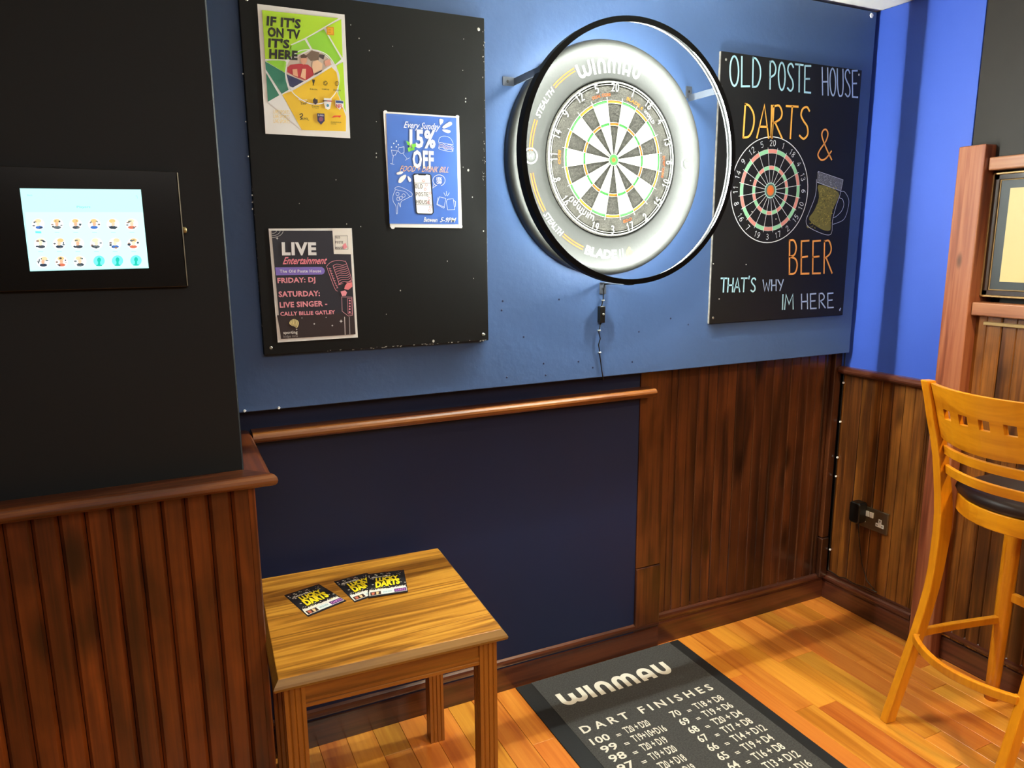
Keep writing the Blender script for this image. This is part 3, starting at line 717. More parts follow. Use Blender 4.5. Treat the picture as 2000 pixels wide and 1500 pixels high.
for t, p0, p1_, p2 in (("IF IT'S", (138, 268), (500, 303), (143, 172)), ("ON TV", (148, 385), (495, 418), (150, 288)), ("IT'S", (155, 500), (382, 515), (158, 410)), ("HERE", (165, 618), (468, 638), (168, 522))):
    a.text(t, p0, p1_, p2, '17160f', 8, .045, 0, 1.06)
for k, y in enumerate((1208, 1258, 1308)): a.text('LIVE SPORTS', (215, y), (385, y+8), (213, y-40), 'ecc06a', 3, .0)
def mark(x, y, t1, c='2a2210'): a.text(t1, (x-38, y+78), (x+40, y+84), (x-38, y+62), c, 8, .01)
# trophies, balls and shields under the headline
a.poly([(622, 848), (655, 850), (648, 880), (640, 905), (650, 912), (626, 910), (634, 900), (628, 878)], '2a2210', 8); mark(640, 880, 'EUROPA')
a.stroke(ell(765, 888, 22, 24, 0, 360, 12)[:-1], .0008, '3a3014', 8, closed=True)
for q in range(5):
    t = math.radians(72*q); a.poly(ell(765+14*math.cos(t), 888+15*math.sin(t), 6, 6, 0, 300, 5), '2a2210', 8)
mark(765, 880, 'CHAMPIONS')
a.stroke(ell(888, 892, 20, 24, 0, 360, 12)[:-1], .0009, '2a2210', 8, closed=True); a.stroke([(888, 870), (888, 915)], .0009, '2a2210', 8); mark(890, 890, 'EUROPA')
a.stroke([(480, 1058), (500, 1068), (570, 1066)], .001, 'f4f0e0', 8); a.stroke([(500, 1085), (535, 1108), (575, 1082)], .001, '4a3c1c', 8); a.text('CUP', (505, 1118), (565, 1120), (505, 1092), '4a3c1c', 8)
a.poly([(632, 1065), (655, 1040), (660, 1058), (682, 1062), (684, 1095), (660, 1115), (636, 1100)], '2a1a20', 8); mark(660, 1060, 'Premier'); a.text('League', (628, 1150), (694, 1158), (628, 1140), '2a2210', 8)
a.poly([(748, 1045), (830, 1050), (826, 1110), (815, 1160), (792, 1170), (765, 1158), (752, 1110)], 'f2efe8', 8); a.stroke([(742, 1075), (834, 1080)], .0022, 'b03a34', 9); a.stroke([(742, 1075), (780, 1077)], .0022, '2c3260', 9); a.poly(ell(790, 1125, 14, 18, 0, 300, 6), '4c8aa8', 9)
a.poly([(868, 1070), (915, 1068), (958, 1078), (960, 1130), (915, 1172), (872, 1125)], 'eeeeee', 8); a.poly([(874, 1072), (915, 1074), (955, 1082), (954, 1104), (876, 1098)], '23427c', 9); a.text('NFL', (880, 1150), (950, 1156), (880, 1108), 'c02c3c', 9, .03)
a.stroke(smooth([(492, 1222), (515, 1212), (522, 1235), (498, 1250), (515, 1262), (500, 1275)]), .002, '2a2210', 8); a.text('SPFL', (515, 1278), (592, 1284), (515, 1252), '2a2210', 8)
a.poly([(675, 1208), (755, 1212), (757, 1290), (718, 1330), (682, 1292)], '2c2450', 8); a.poly(ell(718, 1270, 24, 26, 0, 330, 8), '7c4460', 9); a.text('SUPER', (685, 1238), (748, 1242), (685, 1220), 'e6e0e6', 9)
a.poly([(828, 1255), (860, 1232), (935, 1232), (918, 1255), (895, 1245), (860, 1250)], 'd4401c', 8); a.text('FORMULA', (825, 1308), (935, 1312), (825, 1296), '2a2210', 8); a.text('RACING', (825, 1325), (880, 1327), (825, 1314), '2a2210', 8)
a.build('poster_print', M['print'], to_wall(-.0212), p1, gain=1.3)
# 2 --- blue discount poster
C2 = wallconv(740, 210, 6.25, -.0212)
p2, a = poster('discount_poster', 'blue fifteen percent off poster with white border on the black notice board', [(748.5, 217.5), (896.5, 227.5), (902.5, 445.5), (762, 444)], C2)
a.poly([(88, 72), (945, 128), (972, 1425), (130, 1418)], '3f66b4', 1)
W2 = 'f4f4f2'
for x, y in ((78, 55), (957, 115), (995, 1450), (170, 1462)): a.poly(ell(x, y, 24, 22, 0, 330, 10), 'f6f6f4', 2)
def script(t, p0, p1_, p2_, col, w_=.0010, lay=6): a.text(t, p0, p1_, p2_, col, lay, .006, .35)
script('Every Sunday', (300, 248), (745, 275), (305, 165), 'dfe3ea')
a.text('15%', (372, 480), (690, 490), (372, 262), W2, 4, .038, 0, 1.08)
a.text('OFF', (410, 728), (668, 740), (408, 515), W2, 4, .038, 0, 1.08)
a.text('FOOD + DRINK BILL', (252, 780), (845, 795), (262, 705), 'd9a878', 7, .0, .3)
for q in ([(330, 408), (372, 425), (378, 470), (345, 455)], [(392, 450), (445, 440), (455, 475), (410, 500)], [(345, 495), (385, 480), (395, 525), (360, 545)], [(380, 500), (430, 490), (435, 520), (395, 528)]): a.poly(q, '6dbb3c', 8)
for q in ([(740, 140), (782, 150), (780, 180), (752, 212), (740, 190)], [(775, 235), (850, 180), (885, 182), (885, 215), (800, 255)], [(778, 268), (860, 278), (872, 300), (840, 315), (785, 290)],
          [(218, 795), (265, 780), (298, 785), (275, 812), (222, 820)], [(235, 905), (260, 850), (320, 820), (330, 850), (280, 912), (248, 920)], [(350, 835), (385, 865), (392, 895), (372, 910), (352, 870)]): a.poly(smooth(q, True, 3), W2, 4)
LW = .0009; LC = 'd6ddee'
def sk(*pp, cl=False, col=LC): a.stroke(smooth(list(pp), cl, 4), LW, col, 5, closed=cl)
sk((725, 425), (740, 370), (800, 350), (870, 375), (905, 440)); a.stroke([(725, 425), (905, 455)], LW, LC, 5)
for dy in (0, 22, 40, 55): sk((728, 440+dy), (770, 430+dy), (815, 462+dy), (860, 452+dy), (908, 478+dy), col='e4c49c' if dy in (22, 40) else LC)
sk((730, 480), (740, 510), (870, 540), (895, 535), (905, 500))
a.stroke([(150, 520), (225, 530), (200, 580), (165, 585), (150, 520)], LW, LC, 5); a.stroke([(175, 585), (160, 690)], LW, LC, 5); a.stroke([(140, 685), (185, 695)], LW, LC, 5)
a.stroke([(240, 490), (305, 480), (305, 550), (270, 565), (232, 530), (240, 490)], LW, LC, 5); a.stroke([(290, 560), (345, 630)], LW, LC, 5); a.stroke([(320, 645), (372, 615)], LW, LC, 5)
for x, y in ((152, 485), (180, 440), (212, 410), (235, 455), (210, 480)): a.poly(ell(x, y, 8, 10, 0, 300, 5), LC, 5)
sk((195, 985), (240, 965), (330, 1000), (400, 1045), (400, 1080), (375, 1085), (320, 1030), (215, 1005), cl=True)
sk((200, 1005), (170, 1080), (175, 1150), (205, 1200), (210, 1290), (225, 1290), (228, 1210), (240, 1165), (262, 1215), (270, 1150), (340, 1110), (385, 1085))
for x, y in ((225, 1055), (265, 1105), (300, 1075), (235, 1115)): a.stroke(ell(x, y, 20, 22, 0, 360, 10)[:-1], LW, LC, 5, closed=True)
a.stroke([(735, 1090), (815, 1110), (795, 1215), (710, 1180), (735, 1090)], LW, LC, 5); a.stroke([(835, 1120), (905, 1115), (925, 1245), (838, 1250), (820, 1150)], LW, LC, 5, closed=True)
a.stroke([(720, 1100), (705, 1185), (790, 1230), (800, 1215)], LW, LC, 5); a.stroke([(905, 1130), (935, 1150), (930, 1210), (920, 1215)], LW, LC, 5)
for q in ([(790, 1040), (812, 1080)], [(822, 1022), (822, 1075)], [(858, 1040), (835, 1080)]): a.stroke(q, LW, LC, 5)
a.stroke(ell(732, 890, 75, 68, 110, 430, 20), LW*1.3, 'e8ecf4', 5); a.stroke([(672, 930), (655, 985), (705, 945)], LW*1.3, 'e8ecf4', 5)
a.text('15%', (702, 890), (765, 892), (702, 850), W2, 6, .04); a.text('OFF', (702, 932), (765, 934), (702, 896), W2, 6, .04)
a.poly([(412, 825), (425, 805), (615, 808), (638, 830), (670, 1280), (650, 1308), (470, 1302), (450, 1280)], '141820', 5)
a.poly([(425, 828), (470, 815), (485, 828), (565, 830), (580, 818), (622, 828), (655, 1280), (640, 1296), (475, 1290), (462, 1275)], 'eae6de', 6)
a.stroke([(432, 920), (632, 922)], .0008, '22221f', 7); a.stroke([(455, 1186), (648, 1190)], .0008, '22221f', 7)
a.hand('OLD', (440, 985), (532, 988), (438, 935), .0011, '26261f', 7); a.hand('POSTE', (450, 1080), (605, 1082), (448, 1035), .0011, '26261f', 7); a.hand('HOUSE', (456, 1172), (625, 1178), (455, 1128), .0011, '26261f', 7)
for x, y in ((545, 895), (578, 945), (562, 998), (622, 1045), (612, 1110), (605, 1160), (625, 1215), (618, 1255)): a.stroke(ell(x, y, 14, 15, 0, 360, 8)[:-1], .0008, 'c4564c', 8, closed=True)
script('Between', (545, 1395), (712, 1400), (545, 1335), 'e8dccc'); script('5-9PM', (742, 1398), (940, 1402), (745, 1338), 'e8dccc')
script('Gatley', (250, 1358), (395, 1360), (250, 1310), '5e7fc4') if 0 else None
a.build('poster_print', M['print'], to_wall(-.0212), p2, gain=1.3)
# 3 --- dark live music poster
C3 = wallconv(520, 435, 6.25, -.0212)
p3, a = poster('live_music_poster', 'dark live entertainment poster with a pink microphone, lowest on the notice board', [(524.5, 446.5), (687, 445.5), (699, 659), (542.5, 669)], C3)
a.poly([(62, 98), (1015, 98), (1090, 1362), (180, 1418)], '24242e', 1)
a.poly([(130, 1130), (1072, 1100), (1090, 1362), (180, 1418), (165, 1300)], '2c2224', 2)
a.poly([(805, 70), (1030, 70), (1050, 385), (825, 382)], 'dcd8d0', 2)
a.stroke([(838, 160), (990, 158), (998, 322), (842, 322)], .0008, '2e2a2c', 4, closed=True)
a.hand('OLD', (845, 190), (900, 190), (843, 166), .0009, '2e2a2c', 4); a.hand('POSTE', (845, 252), (940, 252), (843, 226), .0009, '2e2a2c', 4); a.hand('HOUSE', (845, 318), (945, 318), (843, 294), .0009, '2e2a2c', 4)
a.poly([(935, 270), (965, 245), (990, 300), (950, 325), (925, 300)], 'e08a94', 3)
for r in (60, 110, 150): a.stroke([(70+r*.9*math.cos(t), 98+r*.55*math.sin(t)) for t in [k*PI/2/8 for k in range(9)]], .0009, 'c8c6c4', 4)
def star(x, y, r, c='e8e6e4'): a.poly([(x, y-r), (x+r*.2, y-r*.2), (x+r, y), (x+r*.2, y+r*.2), (x, y+r), (x-r*.2, y+r*.2), (x-r, y), (x-r*.2, y-r*.2)], c, 4)
star(132, 190, 20); star(912, 1202, 24); star(585, 1235, 14); star(805, 1255, 14); star(730, 1155, 10); star(435, 1162, 9); star(370, 1303, 12)
a.text('LIVE', (192, 390), (612, 388), (186, 238), 'ebe9df', 5, .045, 0, 1.12)
a.text('Entertainment', (200, 505), (735, 500), (212, 415), 'e8808e', 6, .02, .3)
a.poly([(108, 545), (680, 540), (705, 560), (715, 588), (705, 618), (680, 632), (118, 642)], '7a68b8', 4)
a.text('The Old Poste House', (165, 610), (670, 606), (163, 572), 'e9e2f4', 5, .02, 0, 1.15)
PK = 'ee8f9c'
a.text('FRIDAY: DJ', (138, 735), (600, 722), (133, 672), PK, 5, .032, 0, 1.05); a.text('SATURDAY:', (152, 905), (655, 892), (147, 838), PK, 5, .032, 0, 1.05)
a.text('LIVE SINGER -', (165, 1035), (745, 1015), (160, 968), PK, 5, .032, 0, 1.05); a.text('CALLY BILLIE GATLEY', (172, 1135), (840, 1112), (168, 1088), PK, 5, .032, 0, 1.05)
def mk(*pp, cl=False, w_=.0011): a.stroke(smooth(list(pp), cl, 4), w_, PK, 5, closed=cl)
mk((870, 835), (835, 800), (745, 560), (745, 520), (800, 475), (880, 460), (950, 470), (975, 490), (1045, 700))
mk((770, 555), (800, 640), (840, 740), (870, 790)); mk((815, 530), (890, 750))
for k in range(9):
    t = k/8; mk((815+70*t, 525+220*t), (860+75*t, 505+215*t), (930+70*t, 520+200*t), (975+60*t, 505+190*t))
    mk((760+95*t, 555+240*t), (790+85*t, 560+235*t))
for k in range(2): mk((880, 750+k*8), (960, 735), (1045, 705+k*10))
a.poly([(960, 770), (985, 735), (1045, 725), (1050, 780), (1000, 820), (950, 810)], 'e07a80', 5)
a.poly([(905, 840), (960, 825), (985, 850), (970, 890), (925, 893)], PK, 5)
a.stroke([(920, 905), (1045, 908), (1052, 1130), (1000, 1138), (925, 1080)], .001, 'd8a0a8', 5, closed=True)
a.stroke([(990, 925), (1042, 925), (1048, 1115), (998, 1112)], .001, PK, 5, closed=True)
for y in (950, 985, 1020, 1055, 1090): a.poly(ell(1018, y, 11, 12, 0, 300, 6), PK, 5)
a.stroke([(955, 1150), (962, 1365)], .0016, 'd8cfcc', 5); a.stroke([(1012, 1150), (1020, 1362)], .0009, 'd8cfcc', 5)
a.poly(smooth([(280, 1225), (300, 1190), (340, 1175), (385, 1195), (396, 1235), (372, 1285), (335, 1265), (300, 1250)], True, 3), 'f0cf92', 5)
for k in (-2, -1, 0, 1, 2): a.stroke(smooth([(338+k*12, 1180), (340+k*20, 1225), (358+k*5, 1278)]), .0008, '2c2224', 6)
a.text('sporting', (208, 1358), (382, 1352), (206, 1318), 'dedad4', 5, .01); a.text('lodge inns', (208, 1402), (385, 1394), (206, 1370), '9a9490', 5)
a.build('poster_print', M['print'], to_wall(-.0212), p3, gain=1.3)

# ================================================================== CHALKBOARD
cb = thing('chalkboard', 'black chalkboard sign lettered about darts and beer, right of the dartboard', 'sign', (.74, -.001, 1.21))
YC = -.0085
q1, q2, q3, q4 = at(1408.5, 100, 1, YC), at(1685, 137, 1, YC), at(1645, 613, 1, YC), at(1384.5, 635, 1, YC)
xa, xb, za, zb_ = (q1.x+q4.x)/2, (q2.x+q3.x)/2, (q3.z+q4.z)/2, (q1.z+q2.z)/2
b = MB(); b.box(xa+.0012, xb, YC, -.0008, za, zb_); b.build('board_panel', M['chalk_board'], cb, .001, 1)
b = MB(); b.box(xa-.0005, xa+.0011, YC+.0005, -.001, za+.0005, zb_-.0005); b.build('worn_edge', M['edge_wear'], cb)
for (x, z) in ((xa+.022, zb_-.024), (xa+.017, za+.020), (xb-.018, za+.020), (xb-.014, zb_-.016)): disc('screw_head', M['wire'], cb, x, z, YC, .0042, .0008, 10)
K1 = wallconv(1360, 80, 5.172, YC); K2 = wallconv(1360, 340, 4.839, YC)
a = Art(K1); BL = 'a9d8e6'; BL2 = '9fb6da'; OR = 'f3b04a'; OR2 = 'f0a050'
a.hand('OLD', (330, 452), (658, 470), (330, 150), .0062, BL, 3, .12); a.hand('POSTE', (735, 485), (1160, 525), (735, 205), .0062, BL, 3, .12, {0: .95})
a.hand('HOUSE', (1268, 545), (1635, 570), (1262, 268), .0055, BL2, 3, .12)
a.hand('DARTS', (462, 975), (1140, 990), (478, 638), .0068, OR, 3, .15); a.stroke([(762, 655), (756, 970)], .009, OR, 3)
a.hand('&', (1215, 1200), (1365, 1205), (1215, 890), .0058, OR2, 3)
a.conv = K2
a.hand('BEER', (868, 945), (1285, 935), (868, 628), .0066, OR2, 3, .18); a.hand("THAT'S", (225, 1115), (560, 1110), (232, 985), .0056, BL, 3, .15)
a.hand('WHY', (628, 1105), (820, 1100), (628, 1000), .005, BL2, 3, .2); a.hand('IM', (800, 1280), (915, 1275), (805, 1140), .0056, BL, 3, .1); a.hand('HERE', (988, 1275), (1300, 1260), (985, 1135), .0054, BL2, 3, .22)
a.stroke([(1362, 1268), (1352, 1285)], .005, BL2, 3)
a.build('chalk_lettering', M['chalk'], to_wall(YC), cb)
a = Art(K2)
# chalk dartboard
_c = at(1504, 372, 1, YC); cx, cz = _c.x+.001, _c.z
def kp(r, d, ar=1.0): t = math.radians(d); return (cx+r*math.sin(t), cz+r*math.cos(t)*ar)
a.stroke([kp(.1775, k*6) for k in range(60)], .0028, 'e4e6e6', 2, closed=True, conv=False)
for i in range(20):
    c0, c1 = ('d8887c', '8fcf9e') if i % 2 == 0 else ('8fcf9e', 'd8887c')
    for r0, r1 in ((.124, .1375), (.070, .0825)):
        A = [i*18-9+18*q/5 for q in range(6)]
        a.poly([kp(r1, q) for q in A]+[kp(r0, q) for q in reversed(A)], c0, 1, conv=False)
    a.stroke([kp(.024, i*18+9), kp(.143, i*18+9)], .0016, 'e6e8e8', 2, conv=False)
    t = str(NUM[i]); d = i*18; s = 1 if (d <= 90 or d >= 270) else -1; wd = 6.2*len(t)
    for q, ch in enumerate(t):
        u0 = (q-len(t)/2)*5.6*s
        for st in GLY[ch]:
            a.stroke([kp((.148 if s > 0 else .167)+s*v*.019, d+u0+s*u*4.4) for u, v in st], .0020, 'dfe3e6', 2, conv=False)
for r in (.124, .1375, .070, .0825): a.stroke([kp(r, k*7.5) for k in range(48)], .0011, 'b9c4bc', 2, closed=True, conv=False)
a.stroke([kp(.025, k*15) for k in range(24)], .0030, 'a8d8cc', 3, closed=True, conv=False)
a.poly([kp(.0235, k*15) for k in range(24)], '5c7468', 2, conv=False); a.poly([kp(.016, k*20, 1.1) for k in range(18)], 'd0702c', 3, conv=False); a.poly([kp(.008, k*20) for k in range(18)], 'ea6420', 4, conv=False)
a.build('chalk_dartboard', M['chalk'], to_wall(YC), cb)
a = Art(K2)
# chalk beer glass
gl = [(1135, 50), (1130, 150), (1115, 230), (1060, 370), (1035, 440), (1060, 500), (1180, 560), (1255, 575), (1280, 540), (1285, 440), (1320, 300), (1355, 200), (1370, 130)]
a.stroke(smooth(gl), .0018, 'b9bfd0', 3)
a.poly([(1145, -20), (1385, 60), (1365, 155), (1140, 75)], '5d616c', 1)
rr = random.Random(3)
for k in range(150):
    x = rr.uniform(1150, 1370); t = (x-1145)/240; y = -12+t*72+rr.uniform(0, 82); a.stroke([(x, y), (x+rr.uniform(-9, 9), y+rr.uniform(-7, 7))], .0011, rr.choice(['8c919e', 'a2a7b4', '3e414a']), 2)
a.stroke([(1150, -10), (1150, -25), (1385, 55), (1365, 160), (1142, 78)], .0018, 'b9bfd0', 3)
a.poly(smooth([(1155, 100), (1340, 170), (1325, 260), (1290, 330), (1270, 430), (1265, 530), (1180, 520), (1065, 430), (1110, 350), (1160, 220)], True, 3), '6e682f', 1)
for k in range(260):
    t = rr.random(); y = 120+t*390; xl = 1160-(max(0, y-180)/250)**1.2*85; xr = 1335-(y-150)*.19; x = rr.uniform(xl+6, xr-6)
    a.stroke([(x, y), (x+rr.uniform(-16, 16), y+rr.uniform(-14, 14))], rr.uniform(.0012, .003), rr.choice(['8a8238', '9a8c40', '5a5626', '7c7432', 'a0913f', '4a4824']), 2)
a.stroke(smooth([(1362, 165), (1400, 170), (1438, 240), (1430, 330), (1390, 430), (1290, 475)]), .0018, 'b9bfd0', 3)
a.stroke(smooth([(1350, 225), (1380, 240), (1392, 290), (1370, 350), (1320, 400), (1290, 412)]), .0018, 'b9bfd0', 3)
for (x, y) in ((470, 855), (512, 62), (752, 425), (215, 1180), (160, 848), (525, 355)): a.poly(ell(x, y, 6, 6, 0, 300, 6), 'c9c9c2', 1)
a.build('chalk_beer_glass', M['chalk'], to_wall(YC), cb)

# ================================================================== TOUCHSCREEN ON THE CHIMNEY BREAST
ts = thing('touchscreen', 'black wall-mounted terminal with a glowing pale turquoise screen', 'screen', (-1.37, -.317, 1.40))
box('housing', M['housing'], ts, -1.56, -1.2135, -.330, -.3165, 1.402, 1.628, .0015, 2)
box('side_trim', M['steel'], ts, -1.2133, -1.2115, -.331, -.3165, 1.404, 1.626)
b = MB(); b.lathe([(0, -1.2045), (.0035, -1.2045), (.006, -1.206), (.006, -1.2114), (0, -1.2114)], (0, -.324, 1.515), 0, 16); b.build('lock', M['brass'], ts)
CS = wallconv(30, 355, 7.407, -.331); a = Art(CS)
a.poly([(62, 95), (1815, 112), (1930, 1250), (212, 1295)], 'b4f4f0', 0)
a.poly([(140, 440), (1846, 440), (1922, 1235), (215, 1275)], 'c4f8f4', 1)
a.text('Players', (890, 378), (1085, 378), (888, 345), '5cc8c0', 3); a.text('Back', (175, 205), (248, 205), (173, 180), '7ad4cc', 3)
a.stroke([(1740, 205), (1762, 205), (1765, 240)], .0004, '5cb8b0', 3)
rr = random.Random(11)
for row, (y, x0, dx) in enumerate(((620, 330, 271), (900, 365, 269), (1165, 400, 267))):
    for k in range(6):
        x = x0+dx*k
        if row == 2: y = 1165-(k*3)
        if row == 2 and k >= 3:
            a.poly(ell(x+10, y-10, 82, 78, 0, 345, 16), '6ee4dc', 2); a.poly(ell(x+10, y-25, 28, 36, 0, 345, 12), '1cb8a4', 3); a.poly([(x-5, y), (x+25, y), (x+28, y+42), (x+55, y+50), (x+50, y+62), (x-30, y+62), (x-33, y+50), (x-8, y+42)], '1cb8a4', 3); continue
        a.poly(ell(x, y-5, 92, 84, 0, 345, 16), 'f2fdfb', 2)
        a.poly(ell(x+rr.uniform(-25, 25), y-52, 48, 30, 0, 345, 9), rr.choice(['e8b878', 'f2dcb0', 'e8c89c']), 3)
        a.poly(ell(x+rr.uniform(-10, 20), y+40, 55, 24, 0, 345, 9), rr.choice(['c46a50', '404850', '5a6468', '3a68b0', '2c3848']), 3)
        for q in range(6):
            t = rr.uniform(0, 6.28); px_, py_ = x+66*math.cos(t), y+55*math.sin(t); a.poly(ell(px_, py_, rr.uniform(8, 26), rr.uniform(6, 16), 0, 330, 6), rr.choice(['3a4448', '5a6a6c', '887060', '2c3a48']), 4)
        a.poly(ell(x, y-8, 26, 32, 0, 345, 10), rr.choice(['e6c0a0', 'f0d0b4', 'd8a888']), 5)
        if row < 2: a.stroke([(x-30, y+110), (x+35, y+112)], .0009 if k or row else .0035, '8fdcd6' if k or row else '5ee0d6', 3)
a.build('display', M['screen'], to_wall(-.3303), ts)

# ================================================================== SOCKET, ADAPTER, PICTURE
sk_ = thing('double_socket', 'brushed steel double wall socket with white inserts on the wood panelling', 'socket', (1.168, -.145, .375))
box('face_plate', M['steel'], sk_, 1.1605, 1.1688, -.2175, -.0725, .375, .461, .002, 2)
def right_art(): return Art()
for yc in (-.185, -.105):
    b = MB()
    T = [(-.006, .014), (.006, .014), (.006, -.004), (.017, -.004), (.017, -.018), (-.017, -.018), (-.017, -.004), (-.006, -.004)]
    b.prism(T, lambda u, v, a: (a, yc-u, .415+v), 1.1604, 1.1590); o = b.build('pin_insert', M['white_plastic'], sk_)
    for (u, v, hw, hh) in ((0, .007, .0018, .004), (-.011, -.011, .003, .0015), (.011, -.011, .003, .0015)):
        box('pin_slot', M['dark_gap'], o, 1.1588, 1.1591, yc-u-hw, yc-u+hw, .415+v-hh, .415+v+hh)
for yc in (-.147, -.128): box('rocker_switch', M['white_plastic'], sk_, 1.1570, 1.1604, yc-.008, yc+.008, .424, .446, .001, 1)
ad = thing('power_adapter', 'chunky black plug-in power adapter on the left of the steel socket', 'adapter', (1.158, -.105, .385))
b = MB(); R = .009
pl = []
for (cy_, cz_, a0) in ((-.123+R, .395+R, 180), (-.076-R, .395+R, 270), (-.076-R, .478-R, 0), (-.123+R, .478-R, 90)):
    for k in range(5):
        t = math.radians(a0+90*k/4); pl.append((cy_+R*math.cos(t), cz_+R*math.sin(t)))
b.loft([[(1.1600, u, v) for u, v in pl], [(1.122, u, v) for u, v in pl], [(1.1185, -.0995+(u+.0995)*.86, .4365+(v-.4365)*.92) for u, v in pl]])
b.build('adapter_body', M['black_plastic'], ad, .001, 2)
b = MB(); b.tube([(1.148, -.10, .397), (1.1495, -.102, .36), (1.160, -.105, .30), (1.164, -.12, .22), (1.1630, -.15, .16), (1.160, -.19, .1375)], .0019, 6); b.build('adapter_cable', M['black_plastic'], ad)

pic = thing('framed_picture', 'dark framed picture with cream print and wide black mount in the timber screen', 'picture', (1.165, -.75, 1.29))
XP = 1.166
qa, qb = at(1938, 338, 0, XP), at(1912, 579, 0, XP)
y0, y1, z0, z1 = (qa.y+qb.y)/2, -1.15, qb.z, qa.z
def fr(name, mat, w0, w1, x0, x1):
    for (a0, a1, b0, b1) in ((y0-w0, y0-w1, z0+w0, z1-w0), (y1+w0, y1+w1, z0+w0, z1-w0), (y0-w0, y1+w0, z1-w0, z1-w1), (y0-w0, y1+w0, z0+w0, z0+w1)):
        box(name, mat, pic, x0, x1, min(a0, a1), max(a0, a1), min(b0, b1), max(b0, b1), .0012, 1)
fr('gilt_edge', M['gold'], .0, .006, XP, 1.1915); fr('frame_member', M['frame_dark'], .006, .022, XP+.004, 1.1915); fr('gilt_slip', M['gold'], .022, .025, XP+.009, 1.1915)
box('mount', M['mount_black'], pic, XP+.012, 1.1915, y1+.025, y0-.025, z0+.025, z1-.025)
box('print', M['cream'], pic, XP+.0112, XP+.0119, y1+.055, y0-.054, z0+.050, z1-.050)

# ================================================================== SIDE TABLE
TC = Vector((-.853, -.281, 0)); TA = math.radians(-2.6)
def trot(x, y): return (TC.x+x*math.cos(TA)-y*math.sin(TA), TC.y+x*math.sin(TA)+y*math.cos(TA))
tb = thing('side_table', 'square honey wood side table holding flyers against the navy wall', 'table', (TC.x, TC.y, 0))
def tbox_poly(pts, z0, z1, name, mat, bev=.001):
    b = MB(); b.loft([[(*trot(*p), z0) for p in pts], [(*trot(*p), z1) for p in pts]]); return b.build(name, mat, tb, bev, 1)
hx, hy = .2505, .2515
def sq(a, bb): return [(-a, -bb), (a, -bb), (a, bb), (-a, bb)]
b = MB(); b.loft([[(*trot(*p), z) for p in sq(a_, b_)] for a_, b_, z in ((hx-.001, hy-.001, .5945), (hx, hy, .5995), (hx-.0012, hy-.0012, .6002))]); b.build('table_top', M['table_top'], tb)
b = MB(); b.loft([[(*trot(*p), z) for p in sq(hx+d, hy+d)] for d, z in ((-.004, .5725), (.004, .5732), (.0095, .577), (.0115, .583), (.009, .588), (.003, .5955), (.0002, .5992), (-.002, .5992))]); b.build('edge_moulding', M['table_edge'], tb)
ins = .010; lw = .043
def apron(p0, p1, nrm):
    # reeded lower bead
    p0 = Vector(p0); p1 = Vector(p1); nrm = Vector(nrm); prof = [(-.008, .5125), (.004, .5125), (.006, .5145), (.006, .5215), (.003, .5235), (.006, .5255), (.006, .5325), (.002, .5345), (.002, .5725), (-.008, .5725)]
    b = MB(); b.loft([[(*trot(*(p+nrm*d)), z) for d, z in prof] for p in (p0, p1)]); b.build('apron', M['table_apron'], tb)
ax, ay = hx-ins-.008, hy-ins-.008
apron((-ax+.02, -ay), (ax-.02, -ay), (0, -1)); apron((-ax+.02, ay), (ax-.02, ay), (0, 1)); apron((-ax, -ay+.02), (-ax, ay-.02), (-1, 0)); apron((ax, -ay+.02), (ax, ay-.02), (1, 0))
for sx in (-1, 1):
    for sy in (-1, 1):
        ox, oy = sx*(hx-ins-lw/2), sy*(hy-ins-lw/2); h = lw/2; g = .0022; q = []
        def side(ax_, ay_, bx_, by_, nx_, ny_):
            out = []
            for t, d in ((0, 0), (.18, 0), (.22, -g), (.28, 0), (.46, 0), (.5, -g), (.54, 0), (.72, 0), (.78, -g), (.82, 0)): out.append((ax_+(bx_-ax_)*t+nx_*d, ay_+(by_-ay_)*t+ny_*d))
            return out
        q = side(-h, -h, h, -h, 0, -1)+side(h, -h, h, h, 1, 0)+side(h, h, -h, h, 0, 1)+side(-h, h, -h, -h, -1, 0)
        b = MB(); b.loft([[(*trot(ox+u, oy+v), 0) for u, v in q], [(*trot(ox+u, oy+v), .5728) for u, v in q]]); b.build('leg', M['table_leg'], tb)

